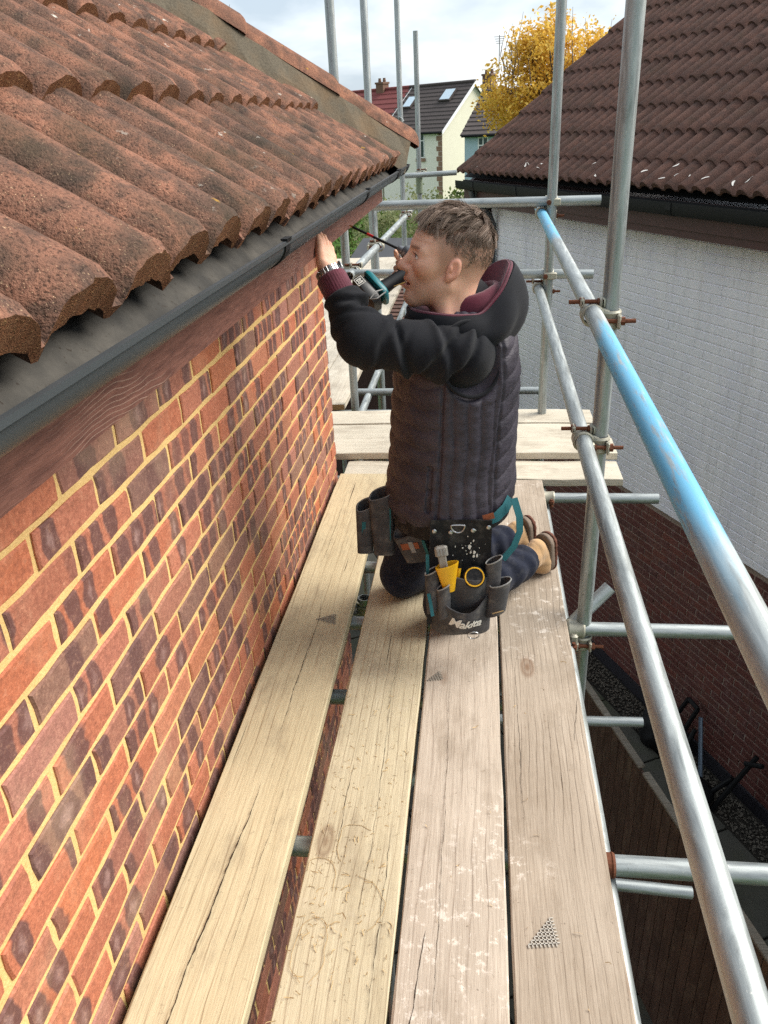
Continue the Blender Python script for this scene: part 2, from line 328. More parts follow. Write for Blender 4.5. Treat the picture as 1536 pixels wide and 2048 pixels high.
def setw(o, parent, mw):
    o.parent = parent; o.matrix_parent_inverse = Matrix.Identity(4); o.matrix_local = WM[parent.name].inverted() @ mw; WM[o.name] = mw; return o
WM = {house.name: Matrix.Translation(HL)}
def child(name, me, parent, mw=None, **k):
    o = bpy.data.objects.new(name, me); COL.objects.link(o); setw(o, parent, mw if mw is not None else Matrix.Identity(4)); 
    return tag(o, **k) if k else o
def root(name, loc, label, cat, group=None):
    o = tag(empty(name, loc), label, cat, group); WM[o.name] = Matrix.Translation(Vector(loc)); return o
XW, YC = -.69, 3.45
wb = MB().box(-6.0, XW - .0045, -1.6, YC - .0045, -4.05, 1.30)
wall = child('wall', wb.me('wall', M_MORTAR), house)
def brick_mesh(L, Hh, d=.06, m=M_BRICK, jit=.0028, chx=.0035):
    ch = .0035; v = []; j = lambda a=jit: random.uniform(-a, a)
    x, z = L / 2, Hh / 2
    for (xx, zz) in ((-x, -z), (x, -z), (x, z), (-x, z)): v.append((xx, d, zz))
    pts = []
    n = 4
    for (a, b) in (((-x, -z), (x, -z)), ((x, -z), (x, z)), ((x, z), (-x, z)), ((-x, z), (-x, -z))):
        k = n if abs(a[0] - b[0]) > .1 else 2
        for i in range(k): t = i / k; pts.append((a[0] + (b[0] - a[0]) * t, a[1] + (b[1] - a[1]) * t))
    m0 = len(pts); e = [(p[0] + j(), p[1] + j()) for p in pts]
    for p in e: v.append((p[0], .0035 + j(.001), p[1]))
    for p in e: v.append((p[0] * (1 - chx / x), 0 + j(.0008), p[1] * (1 - ch / z * 1.0)))
    f = []
    for i in range(m0):
        i2 = (i + 1) % m0; f.append((4 + i, 4 + i2, 4 + m0 + i2, 4 + m0 + i))
    f.append(tuple(4 + m0 + i for i in range(m0)))
    # sides to the back
    cidx = [0, n, n + 2, 2 * n + 2]
    for q in range(4):
        a, b = cidx[q], (cidx[(q + 1) % 4] if q < 3 else m0); loop = [4 + (i % m0) for i in range(a, b + 1)]
        f.append(tuple([q, (q + 1) % 4] + loop[::-1]))
    return v, f
BL, BH, PX, PZ = .2115, .0610, .225, .075
BV = [brick_mesh(BL, BH) for _ in range(10)]; BM = [mk('brick', v, f, M_BRICK) for v, f in BV]
HV = [brick_mesh(.1025, BH) for _ in range(3)]; HM = [mk('half_brick', v, f, M_BRICK) for v, f in HV]
ROT = Matrix.Rotation(rad(90), 4, 'Z')
rest = MB(); nb = 0; cand = []
for i in range(-54, 18):
    z = .0075 + i * PZ + .0325
    if z > 1.29: break
    half = (i % 2) * .1125
    y = YC - .1075 - half
    if half: cand.append((YC - .05125, z, True))
    while y > -1.6:
        cand.append((y, z, False)); y -= PX
def vis_rank(c):
    y, z, h = c
    if y < .35: return 9e9
    if -.05 < z < 1.1: return (y * y + .4) ** .5
    if -1.22 < z < -.80: return 10 + y
    return 9e9
cand.sort(key=vis_rank)
for k, (y, z, h) in enumerate(cand):
    mw = Matrix.Translation((XW + random.uniform(-.0012, .0016), y + random.uniform(-.002, .002), z + random.uniform(-.0012, .0012))) @ ROT @ Matrix.Rotation(random.uniform(-.006, .006), 4, 'Z') @ Matrix.Rotation(random.uniform(-.004, .004), 4, 'Y')
    if k < 295 and vis_rank((y, z, h)) < 9e8:
        child('brick', random.choice(HM if h else BM), wall, mw)
    else:
        v, f = random.choice(HV if h else BV); rest.add([mw @ Vector(p) for p in v], f)
child('bricks_beyond', rest.me('bricks_beyond', M_BRICK), wall, kind='stuff')
# gable-end bricks (turned away from the camera)
rest = MB(); RE = Matrix.Rotation(rad(180), 4, 'Z')
for i in range(-54, 18):
    z = .04 + i * PZ; x = XW - .1075 - ((i + 1) % 2) * .1125
    while x > -6:
        v, f = random.choice(BV); mw = Matrix.Translation((x, YC, z)) @ RE; rest.add([mw @ Vector(p) for p in v], f); x -= PX
child('end_wall_bricks', rest.me('end_wall_bricks', M_BRICK), wall, kind='stuff')
# fascia, soffit
XF, YF = -.433, 3.70
fas = child('fascia_board', MB().box(XF - .018, XF, -1.6, YF, 1.21, 1.345).me('fascia_board', M_FAS), house)
child('soffit', MB().box(-.70, XF - .019, -1.6, YF - .02, 1.222, 1.23).box(-6.0, -.70, YC + .001, YF - .02, 1.222, 1.23).me('soffit', M_FAS), house)
child('end_fascia_board', MB().box(-6.0, XF - .019, YF - .018, YF - .001, 1.21, 1.345).me('end_fascia_board', M_FAS), house)
# gutter
GS = .70; gc = (-.3735, 1.347); r0, r1 = .0575, .0545; prof = []
for k in range(17): t = math.pi * (1 + k / 16); prof.append((gc[0] + r0 * math.cos(t), gc[1] + GS * r0 * math.sin(t)))
prof.append((gc[0] + r0 + .004, gc[1])); prof.append((gc[0] + r0 + .004, gc[1] + .006)); prof.append((gc[0] + r1, gc[1] + .006))
for k in range(17): t = math.pi * (2 - k / 16); prof.append((gc[0] + r1 * math.cos(t), gc[1] + GS * r1 * math.sin(t)))
prof.append((gc[0] - r1, gc[1] + .006)); prof.append((gc[0] - r0, gc[1] + .006))
v, f = extrude_profile(prof, -1.6, 3.80, 1)
gut = child('gutter', mk('gutter', v, f, M_GUT), house); autosmooth(gut, 35)
child('gutter_stop_end', MB().add([(gc[0] + .059 * math.cos(math.pi * (1 + k / 12)), yy, gc[1] + .004 + GS * .059 * math.sin(math.pi * (1 + k / 12))) for yy in (3.80, 3.812) for k in range(13)],
    [tuple(range(13)), tuple(range(25, 12, -1))] + [(k, k + 13, k + 14, k + 1) for k in range(12)] + [(0, 12, 25, 13)]).me('gutter_stop_end', M_BLK), gut)
def bracket(y, wdt=.034, rr=.0605):
    b = MB(); pr = []
    for k in range(15): t = math.pi * (1.0 + k / 14); pr.append((gc[0] + rr * math.cos(t), gc[1] + GS * rr * math.sin(t)))
    pr.append((gc[0] + rr + .003, gc[1] + .010)); pr.append((gc[0] + rr - .009, gc[1] + .010)); pr.append((gc[0] + rr - .008, gc[1] + .0068)); pr.append((gc[0] + rr - .001, gc[1] + .0065))
    for k in range(15): t = math.pi * (2 - k / 14); pr.append((gc[0] + (rr - .0028) * math.cos(t), gc[1] + GS * (rr - .0028) * math.sin(t)))
    v, f = extrude_profile(pr, y - wdt / 2, y + wdt / 2); return child('gutter_bracket', mk('gutter_bracket', v, f, M_BLK), gut)
for y in (.32, 1.31, 2.36): bracket(y)
bracket(3.30, .10, .0612); bracket(3.70, .03)
# silt lying in the gutter and the eaves tray
v = []; f = []; ny = 60; nx = 10
for j in range(ny + 1):
    y = -1.55 + 5.33 * j / ny
    for i in range(nx + 1):
        t = math.pi * (1.12 + .74 * i / nx); hgt = .010 + .006 * math.sin(y * 9 + i) * math.sin(y * 4.3)
        x = gc[0] + (r1 - .002) * math.cos(t); z = gc[1] + GS * (r1 - .002) * math.sin(t) + hgt * math.sin(math.pi * i / nx); v.append((x, y, z))
for j in range(ny):
    for i in range(nx): a = j * (nx + 1) + i; f.append((a, a + 1, a + nx + 2, a + nx + 1))
child('gutter_silt', mk('gutter_silt', v, f, M_DUST, True), gut)
v, f = extrude_profile([(-.60, 1.470), (-.455, 1.372), (-.405, 1.348), (-.376, 1.319), (-.378, 1.317), (-.407, 1.345), (-.457, 1.369), (-.602, 1.467)], -1.55, 3.72)
child('eaves_tray', mk('eaves_tray', v, f, M_DUST), house)
# ---- roof
PIT = rad(35); UPV = Vector((-math.cos(PIT), 0, math.sin(PIT))); NRM = Vector((math.sin(PIT), 0, math.cos(PIT)))
X0, Z0 = -.384, 1.332
def roll(t, flat=.26, h=.046):
    t = t % 1.0
    if t < flat / 2 or t > 1 - flat / 2: return 0.0
    q = (t - flat / 2) / (1 - flat); return h * max(0., math.sin(math.pi * q)) ** .5
def tile_mesh(name, per, rolls, L, th, hh, m, rough=0.0, nx=12, ny=5, flat=.26, edge=None):
    v = []; f = []; N = rolls * nx + 1; W = per * rolls
    def row(y, dz, nose=0.0, hs=1.0):
        for i in range(N):
            t = i / nx; x = -W / 2 + W * i / (N - 1); z = roll(t, flat, hh) * hs
            jx = random.uniform(-1, 1) * rough; v.append((x, y + nose + (random.uniform(-1, 1) * rough * 2 if nose or y < .01 else 0), z + dz + jx))
    ys = [0] + [L * (j / ny) ** 1.15 for j in range(1, ny + 1)]
    # rounded nose: start slightly back and lower
    row(.0, th * .72); ys2 = [.012] + ys[1:]
    for y in ys2: row(y, th)
    top = len(ys2) + 1
    for j in range(top - 1):
        for i in range(N - 1): a = j * N + i; f.append((a, a + 1, a + N + 1, a + N))
    b0 = len(v); row(.004, 0.0, 0.0, .52); row(L, 0.0, 0.0, .8)
    for i in range(N - 1): f.append((b0 + i, b0 + N + i, b0 + N + i + 1, b0 + i + 1))
    ef = len(f)
    for i in range(N - 1): f.append((b0 + i, b0 + i + 1, i + 1, i))
    t0 = (top - 1) * N
    f.append(tuple([b0] + [j * N for j in range(top)] + [b0 + N])); f.append(tuple([b0 + 2 * N - 1] + [j * N + N - 1 for j in range(top - 1, -1, -1)] + [b0 + N - 1]))
    for i in range(N - 1): f.append((t0 + i, t0 + i + 1, b0 + N + i + 1, b0 + N + i))
    me = mk(name, v, f, m, True)
    if edge:
        me.materials.append(edge)
        for q in range(ef, ef + N - 1): me.polygons[q].material_index = 1; me.polygons[q].use_smooth = False
    try: me.set_sharp_from_angle(angle=rad(55))
    except Exception: pass
    return me
PER = .154; GA = .345
TM = [tile_mesh('roof_tile', PER, 2, .42, .022, .046, M_TILE, .0012, 16, 6, .14, M_AGG) for _ in range(6)]
TM1 = [tile_mesh('roof_tile_cut', PER, 1, .42, .022, .046, M_TILE, .0012, 16, 6, .14, M_AGG) for _ in range(2)]
roofo = child('roof', MB().add([(-.46, -1.6, 1.385), (-.46, 3.72, 1.385), (-3.2, 1.0, 1.385 + 2.74 * math.tan(PIT)), (-3.2, -1.6, 1.385 + 2.74 * math.tan(PIT)), (-6.0, 3.72, 1.385), (-6, 1.0, 1.385 + 2.74 * math.tan(PIT))],
    [(0, 1, 2, 3), (1, 4, 5, 2)]).add([(-3.2, 1.0, 1.385 + 2.74 * math.tan(PIT)), (-6, 1.0, 1.385 + 2.74 * math.tan(PIT)), (-6, -1.6, 1.385 + 2.74 * math.tan(PIT)), (-3.2, -1.6, 1.385 + 2.74 * math.tan(PIT)), (-6, 3.72, 1.385), (-6, -1.6, 1.385), (-.46, -1.6, 1.385)], [(0, 1, 2, 3), (1, 4, 5, 2), (2, 5, 6, 3)]).me('roof', M_BLK), house)
def frame(xa, ya, za, p):
    m = Matrix((xa, ya, za)).transposed().to_4x4(); m.translation = p; return m
TILT = math.atan(.028 / GA)
YT0 = .592 - PER * 0
def slot(s, y, nose_up=.026):
    p = Vector((X0, y, Z0)) + UPV * s + NRM * nose_up
    Yv = (UPV * math.cos(TILT) - NRM * math.sin(TILT)); Zv = (NRM * math.cos(TILT) + UPV * math.sin(TILT))
    return frame(Vector((0, 1, 0)), Yv, Zv, p)
hip_y = lambda s: 3.86 - .82 * s * math.cos(PIT)
nt_ = 0; far = MB()
for i in range(0, 7):
    s = i * GA
    y = YT0 - PER * 12 + PER
    while y + PER < hip_y(s + .10) + .02:
        mw = slot(s + random.uniform(-.006, .006), y + random.uniform(-.003, .003), .026 + random.uniform(-.002, .003)) @ Matrix.Rotation(random.uniform(-.008, .008), 4, 'Z')
        if y > -.9: child('roof_tile', random.choice(TM), roofo, mw)
        y += 2 * PER
    y -= PER
    if y + PER / 2 < hip_y(s + .05): child('cut_roof_tile', random.choice(TM1), roofo, slot(s, y + PER / 2 - .0, .026))
# hip tiles bedded in mortar
hipdir = Vector((-1, -.82, math.tan(PIT))).normalized(); hipstart = Vector((X0 + .00, 3.80, Z0 + .088)); side = Vector((1, -1.2, 0)).normalized(); hup = side.cross(hipdir).normalized()
if hup.z < 0: hup = -hup; 
side = hipdir.cross(hup).normalized()
def hip_mesh():
    v = []; f = []; n = 12; L = .46; R = .172
    rows = [(0, R * 1.02), (.012, R * 1.05), (L * .5, R), (L, R * .95)]
    for (y, r) in rows:
        for k in range(n + 1):
            t = math.pi * (.12 + .76 * k / n); v.append((r * math.cos(t) + random.uniform(-.0015, .0015), y + random.uniform(-.003, .003), r * math.sin(t) * .80 - .035))
    for (y, r) in ((0, R * .86), (L, R * .82)):
        for k in range(n + 1): t = math.pi * (.12 + .76 * k / n); v.append((r * math.cos(t), y, r * math.sin(t) * .80 - .035))
    for j in range(3):
        for k in range(n): a = j * (n + 1) + k; f.append((a + 1, a, a + n + 1, a + n + 2))
    b = 4 * (n + 1)
    for k in range(n): f.append((k, k + 1, b + k + 1, b + k)); f.append((b + k, b + k + 1, b + n + 2 + k, b + n + 1 + k))
    me = mk('hip_tile', v, f, M_HIP, True); me.set_sharp_from_angle(angle=rad(50)); return me
HMs = [hip_mesh() for _ in range(3)]
for k in range(8):
    p = hipstart + hipdir * (.43 * k - .02) - hup * .004
    child('hip_tile', HMs[k % 3], roofo, frame(side, hipdir, hup, p) @ Matrix.Rotation(random.uniform(-.01, .01), 4, 'Z'))
v = []; f = []; n = 46
for j in range(n + 1):
    q = hipstart + hipdir * (3.4 * j / n + .03)
    for (a, b) in ((-.212, -.125), (-.19, -.055), (-.160, .010), (.160, .010), (.19, -.055), (.212, -.125)):
        v.append(q + side * (a + random.uniform(-.008, .008)) + hup * (b + random.uniform(-.006, .006)))
for j in range(n):
    for k in range(5): a = j * 6 + k; f.append((a, a + 1, a + 7, a + 6))
f.append((0, 1, 2, 3, 4, 5)); child('hip_mortar', mk('hip_mortar', v, f, M_BED), roofo)
# comb filler teeth and moss under the eaves tiles
cb = MB()
for k in range(34):
    y = -.5 + 4.2 * k / 150 + random.uniform(-.004, .004)
    if roll((y - YT0) / PER + .0, .22, 1) > .55 and random.random() < .55:
        a = Vector((X0 - .03, y, Z0 + .03)); cb.tube([a, a + Vector((.040 + random.uniform(-.012, .012), random.uniform(-.006, .006), -.02 + random.uniform(-.012, .004)))], .0010, 5)
child('eaves_comb', cb.me('eaves_comb', M_BLK), house, kind='stuff')
M_MOSS = plain('dry_moss', S(104, 98, 66), 1.0, 0, .4, 160, .9)
ms = MB()
for k in range(26):
    y = YT0 + PER * random.randint(-2, 19); c = Vector((X0 + random.uniform(-.01, .0), y + random.uniform(-.02, .02), Z0 + .045)); r = random.uniform(.004, .011)
    pts = [(r * math.cos(a) * math.cos(b), r * math.sin(a) * math.cos(b), r * .7 * math.sin(b)) for b in (-1.2, -.4, .4, 1.2) for a in [i * math.pi / 4 for i in range(8)]]
    n0 = [c + Vector(p) * random.uniform(.75, 1.2) for p in pts]
    ms.add(n0, [(j * 8 + i, j * 8 + (i + 1) % 8, (j + 1) * 8 + (i + 1) % 8, (j + 1) * 8 + i) for j in range(3) for i in range(8)] + [tuple(range(24, 32))])
child('moss_tufts', ms.me('moss_tufts', M_MOSS), roofo, kind='stuff')

# ================= the neighbouring house =================
AN = rad(26.0); U = Vector((-math.sin(AN), math.cos(AN), 0)); NV = Vector((math.cos(AN), math.sin(AN), 0)); DW = 4.434; GZ = -4.05
def NW(u, d, z): p = U * u + NV * d; return Vector((p.x, p.y, z))           # u along the wall, d away from us
UE = 8.78                                                                 # far corner of the wall
nroot = NW(UE, DW, GZ); nh = root('neighbour_house', nroot, 'neighbouring house with white painted upper wall over dark brick, brown tiled roof', 'house')
RN = frame(-U, NV, Vector((0, 0, 1)), Vector((0, 0, 0))).to_3x3().to_4x4()
def NBOX(u0, u1, d0, d1, z0, z1, mb=None):
    mb = mb or MB(); M = frame(U, NV, Vector((0, 0, 1)), Vector((0, 0, 0))); return mb.box(u0, u1, d0, d1, z0, z1, M)
BND = -1.815
wu = child('painted_wall', NBOX(-2.0, UE - .006, DW + .0085, DW + 5, BND - .0, .66).me('painted_wall', M_PAINT), nh)
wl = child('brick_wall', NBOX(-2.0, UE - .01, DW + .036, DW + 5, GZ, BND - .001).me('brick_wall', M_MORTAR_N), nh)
PV = [brick_mesh(.2246, .0655, .05, jit=.0002, chx=.0003) for _ in range(5)]; PM = [mk('painted_brick', v, f, M_PAINT) for v, f in PV]
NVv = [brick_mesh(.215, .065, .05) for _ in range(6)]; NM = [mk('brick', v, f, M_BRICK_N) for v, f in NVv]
def lay(z0, z1, dface, meshes, vs, par, nm, rest_nm, cap, m, key, ustart):
    lst = []; i = 0
    while z0 + i * PZ + .07 < z1 + .005:
        z = z0 + i * PZ + .0375; u = UE - .1075 - (i % 2) * .1125
        while u > -1.8: lst.append((u, z)); u -= PX
        i += 1
    lst.sort(key=key); rest = MB()
    for k, (u, z) in enumerate(lst):
        mw = Matrix.Translation(NW(u + random.uniform(-.002, .002), dface + random.uniform(-.0002, .0002), z)) @ RN
        if k < cap: child(nm, random.choice(meshes), par, mw)
        else:
            v, f = random.choice(vs); rest.add([mw @ Vector(p) for p in v], f)
    child(rest_nm, rest.me(rest_nm, m), par, kind='stuff')
lay(BND, .62, DW, PM, PV, wu, 'painted_brick', 'painted_bricks_beyond', 290, M_PAINT, lambda c: (9e9 if c[0] < 3.4 else c[0] * 1.0 + abs(c[1]) * .55), 0)
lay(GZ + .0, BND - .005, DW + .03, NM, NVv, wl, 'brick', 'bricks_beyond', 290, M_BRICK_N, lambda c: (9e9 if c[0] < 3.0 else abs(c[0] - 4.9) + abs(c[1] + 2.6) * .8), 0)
child('plinth', NBOX(-2.0, UE - .005, DW + .012, DW + .034, GZ, GZ + .15).me('plinth', plain('black_bitumen_plinth', S(38, 36, 42), .6, 0, .2, 20, .2)), nh)
M_FASN = plain('dark_brown_fascia', S(74, 44, 40), .6, 0, .2, 12, .05)
EV = DW - .33                                                            # tile nose line
child('fascia_board', NBOX(-2, UE + .16, EV + .055, EV + .075, .70, .90).me('fascia_board', M_FASN), nh)
child('soffit_board', NBOX(-2, UE + .16, EV + .0755, DW + .03, .64, .70).me('soffit_board', M_FASN), nh)
# verge board / gable triangle
RP = rad(35); RU = NV * math.cos(RP) + Vector((0, 0, math.sin(RP))); RNm = -NV * math.sin(RP) + Vector((0, 0, math.cos(RP)))
gp = []
for (d, z) in ((EV + .08, .88), (DW + 4.2, .88 + (4.12 + .33) * math.tan(RP) - .12), (DW + 4.2, .3), (DW, .3), (EV + .08, .66)): gp.append((d, z))
gv = [NW(UE + .02, d, z) for d, z in gp] + [NW(UE + .10, d, z) for d, z in gp]
child('gable_end', mk('gable_end', gv, [tuple(range(5)), tuple(range(9, 4, -1))] + [(i, (i + 1) % 5, 5 + (i + 1) % 5, 5 + i) for i in range(5)], M_FASN), nh)
gx = MB(); M_ = frame(U, NV, Vector((0, 0, 1)), Vector((0, 0, 0)))
pr = []
for (a, b) in ((-.055, .10), (-.055, .05), (-.042, .012), (.0, .0), (.042, .012), (.050, .05), (.050, .10), (.046, .10), (.046, .05), (.038, .016), (0, .005), (-.038, .016), (-.051, .05), (-.051, .10)): pr.append((a, b))
v, f = extrude_profile([(EV + a, .80 + b) for a, b in pr], -2.0, UE + .17)
gx = child('gutter', mk('gutter', [M_ @ Vector((y, x, z)) for (x, y, z) in v], [q[::-1] for q in f], M_BLK), nh); autosmooth(gx, 40)
for u in (3.9, 5.1, 6.3, 7.5, 8.5):
    v, f = extrude_profile([(EV + a * 1.1, .797 + b * 1.03) for a, b in pr], u - .03, u + .03); child('gutter_bracket', mk('gutter_bracket', [M_ @ Vector((y, x, z)) for (x, y, z) in v], [q[::-1] for q in f], M_BLK), gx)
du = 8.62
dp = MB().tube([NW(du, EV, .80), NW(du, EV + .02, .70), NW(du, DW - .10, .52), NW(du, DW - .05, .42), NW(du, DW - .05, -4.0)], .036, 14)
autosmooth(child('downpipe', dp.me('downpipe', plain('grey_black_downpipe', S(62, 66, 70), .4, 0, .1, 6, .02)), nh), 40)
# roof
ZR = .95; TN = [tile_mesh('roof_tile', .15, 2, .42, .020, .050, M_TILE_N, .0010, 9, 2, .3, M_TILE_N) for _ in range(4)]
rd = NBOX(0, 1, 0, 1, 0, 1).v
nr = child('roof', mk('roof', [NW(-2, EV + .05, ZR - .02), NW(UE + .15, EV + .05, ZR - .02), NW(UE + .15, EV + 4.6, ZR - .02 + 4.55 * math.tan(RP)), NW(-2, EV + 4.6, ZR - .02 + 4.55 * math.tan(RP)), NW(-2, EV + 9.2, ZR - .1), NW(UE + .15, EV + 9.2, ZR - .1), NW(-2, EV + 9.2, -4), NW(UE, EV + 9.2, -4)], [(0, 1, 2, 3), (3, 2, 5, 4), (4, 5, 7, 6)], M_BLK), nh)
TLN = math.atan(.024 / .345); cnt = []
for i in range(13):
    s = 0 if i == 0 else .275 + (i - 1) * .345
    u = UE + .20 - .15
    while u > .8:
        cnt.append((s, u)); u -= .30
cnt.sort(key=lambda c: (c[0] * .9 + abs(c[1] - 5.5) * .5)); farb = MB()
Xn = RU.cross(RNm)
for k, (s, u) in enumerate(cnt):
    p = NW(u, EV, ZR) + RU * (s + random.uniform(-.004, .004)) + RNm * (.024 + random.uniform(-.002, .002))
    mw = frame(Xn, RU * math.cos(TLN) - RNm * math.sin(TLN), RNm * math.cos(TLN) + RU * math.sin(TLN), p)
    if k < 295: child('roof_tile', TN[k % 4], nr, mw)
    else:
        me = TN[k % 4]; farb.add([mw @ q.co for q in me.vertices], [tuple(q.vertices) for q in me.polygons])
if farb.v: child('roof_tiles_beyond', farb.me('roof_tiles_beyond', M_TILE_N, True), nr, kind='stuff')
# white bird droppings / mortar splashes on the eaves tiles
M_SPL = plain('white_splash', S(236, 232, 224), .9, 0, .1, 60, .1); spl = MB()
for k in range(34):
    u = random.uniform(3.6, 8.6); s = abs(random.gauss(.10, .09)) + .03; tt = random.random()
    base_u = UE + .05 - round((UE + .05 - u) / .15) * .15 + .075
    du_ = random.uniform(-.05, .05); L = random.uniform(.01, .05); wd = random.uniform(.002, .006); n = 6; vv = []; ff = []
    for j in range(n + 1):
        q = j / n; lu = du_ + math.sin(q * 2 + k) * .015; ls = s + L * q
        h = roll(((lu + .075) / .15) % 1.0, .3, .046) + .046; ww = wd * math.sin(math.pi * min(1, q * .9 + .08)) + .002
        for sg in (-1, 1):
            lu2 = lu + sg * ww; h2 = roll(((lu2 + .075) / .15) % 1.0, .3, .050) + .049
            vv.append(NW(base_u + lu2, EV, ZR) + RU * ls + RNm * (h2 - ls * .06))
    for j in range(n): ff.append((2 * j, 2 * j + 1, 2 * j + 3, 2 * j + 2))
    spl.add(vv, ff)
child('white_splashes', spl.me('white_splashes', M_SPL), nr, kind='stuff')
# ================= scaffold =================
scf = root('scaffold', (.367, 2.24, GZ), 'galvanised steel tube scaffold with one blue painted guard rail', 'scaffold')
def tube(name, p0, p1, m=None, label=None):
    p0 = Vector(p0); p1 = Vector(p1); mid = (p0 + p1) / 2; h_ = (p1 - p0).length / 2; b = MB(); b.pipe((0, 0, -h_), (0, 0, h_))
    o = child(name, b.me(name, m or M_GALV), scf, Matrix.Translation(mid) @ (p1 - p0).to_track_quat('Z', 'Y').to_matrix().to_4x4()); autosmooth(o, 40)
    if label: o['label'] = label
    return o
def lean(x, y, z0, z1, dx=0, dy=0): return (x - dx, y - dy, z0), (x + dx, y + dy, z1)
tube('upright_tube', (.367, 2.235, GZ), (.369, 2.255, 5.2)); tube('upright_tube', (.368, 4.33, GZ), (.360, 4.16, 4.6))
tube('upright_tube', (-.742, 4.36, GZ), (-.757, 4.58, 4.2)); tube('upright_tube', (-.70, 5.35, GZ), (-.755, 5.92, 4.2))
tube('upright_tube', (-.70, 7.55, GZ), (-.735, 8.05, 5.0)); tube('upright_tube', (-.59, 8.3, GZ), (-.60, 8.35, 2.28))
tube('upright_tube', (-1.45, 7.7, GZ), (-1.45, 7.7, 1.0)); tube('upright_tube', (-.42, 2.42, GZ), (-.42, 2.42, -.075))
tube('upright_tube', (-.95, 7.2, GZ), (-.95, 7.2, 1.0)); tube('upright_tube', (.367, -.9, GZ), (.367, -.9, 1.5))
tube('guard_rail', (.318, 4.46, 1.078), (.318, -.75, .935), M_BLUE, 'guard rail tube with flaking blue paint')
tube('guard_rail', (.318, 4.42, .700), (.318, -.75, .545))
tube('guard_rail', (-.95, 4.285, 1.145), (.605, 4.245, 1.128)); tube('guard_rail', (-.95, 4.29, .805), (.595, 4.25, .767))
tube('guard_rail', (-.69, 4.2, .80), (-.69, 8.6, .72)); tube('guard_rail', (-.69, 4.6, .42), (-.68, 8.4, .38))
tube('guard_rail', (-1.2, 8.05, 1.06), (-.22, 8.13, 1.073))
ZT = -.038 - .0245
for (y, x0, x1, z) in ((1.285, -.66, .95, ZT), (2.235, -.64, .86, ZT), (3.268, -.60, .82, ZT), (1.9, -.62, .28, ZT - .052), (2.62, -.62, .28, ZT), (.4, -.66, .6, ZT)): tube('transom_tube', (x0, y, z), (x1, y, z))
tube('transom_tube', (.05, 2.94, -1.11), (.80, 2.96, -1.11)); tube('transom_tube', (.35, 2.19, -1.27), (.87, 2.185, -1.30))
tube('ledger_tube', (.310, -.8, ZT - .0495), (.310, 4.5, ZT - .0495)); tube('ledger_tube', (-.50, -.8, ZT - .0495), (-.50, 4.3, ZT - .0495))
tube('transom_tube', (-2.4, 4.62, -.12), (.5, 4.60, -.12)); tube('transom_tube', (-2.4, 4.86, -.06), (.4, 4.86, -.06)); tube('transom_tube', (-2.5, 3.56, -.105), (.66, 3.55, -.105)); tube('transom_tube', (-2.5, 4.2, -.064), (.66, 4.2, -.064))
tube('ledger_tube', (-.72, 4.4, -.08), (-.72, 10.3, -.08)); tube('ledger_tube', (-2.4, 4.4, -.08), (-2.4, 10.3, -.08))
tube('brace_tube', (.461, 2.335, .045), (-.35, 1.95, -.68)); tube('brace_tube', (-.66, 4.9, -.9), (-.62, 7.6, .30))
# ---- couplers
def band(mb, c, ax, r=.0305, w=.05, n=20):
    c = Vector(c); ax = Vector(ax).normalized(); up = Vector((0, 0, 1)) if abs(ax.z) < .9 else Vector((0, 1, 0)); a = ax.cross(up).normalized(); b = a.cross(ax)
    prof = [(r - .005, -w / 2), (r - .001, -w / 2), (r + .002, -w / 2 + .006), (r - .0005, -w * .2), (r - .0005, w * .2), (r + .002, w / 2 - .006), (r - .001, w / 2), (r - .005, w / 2)]
    v = []
    for (rr, z) in prof:
        for k in range(n): t = 2 * math.pi * k / n; v.append(c + a * rr * math.cos(t) + b * rr * math.sin(t) + ax * z)
    f = [(i * n + k, i * n + (k + 1) % n, (i + 1) * n + (k + 1) % n, (i + 1) * n + k) for i in range(len(prof) - 1) for k in range(n)]
    mb.add(v, f)
def bolt(par, p, d, L=.085):
    p = Vector(p); d = Vector(d).normalized(); b = MB(); b.tube([p, p + d * L], .0062, 8); b.tube([p + d * (L * .52), p + d * (L * .52 + .013)], .0125, 6); b.tube([p + d * .004, p + d * .010], .010, 6)
    return child('bolt', b.me('bolt', M_RUST), par)
def coupler(pv, pr, rail_ax, out=(1, 0, 0)):
    """pv: point on the upright axis, pr: point on the rail axis"""
    pv = Vector(pv); pr = Vector(pr); b = MB(); ra = Vector(rail_ax).normalized(); va = Vector((0, 0, 1)); band(b, pv, va); band(b, pr, ra)
    mid = (pv + pr) / 2; d = (pv - pr).normalized(); side = ra
    for sgn in (-1, 1):      # cast body between the bands with two lugs
        M = frame(d, side, d.cross(side), mid); b.rbox(-.020, .020, -.020, .020, -.014 + sgn * .012, .014 + sgn * .012, .004, M)
    o_ = Vector(out).normalized()
    # flap lugs on the upright band (toward camera) and on the rail band (upwards)
    lug1 = pv - ra * .036; lug2 = pr + Vector((0, 0, .036))
    M = frame(o_, -ra, o_.cross(-ra), lug1); b.rbox(-.034, -.018, -.012, .012, -.018, .018, .005, M); b.rbox(.016, .026, -.014, .014, -.020, .020, .005, M)
    M = frame(o_, va, o_.cross(va), lug2); b.rbox(-.036, -.024, -.014, .012, -.017, .017, .005, M); b.rbox(.018, .034, -.016, .012, -.018, .018, .005, M)
    c = child('coupler', b.me('coupler', M_CAST), scf); autosmooth(c, 35)
    bolt(c, lug1 - o_ * .022, o_, .088); bolt(c, lug2 + o_ * .022, -o_, .088); return c
for (px, py) in ((.367, 2.24), (.364, 4.29)):
    for z in ((1.010, .632) if py < 3 else (1.073, .695)): coupler((px, py, z - .012), (.318, py, z), (0, 1, 0))
    coupler((px, py, ZT - .05), (.318, py, ZT - .0495), (0, 1, 0))
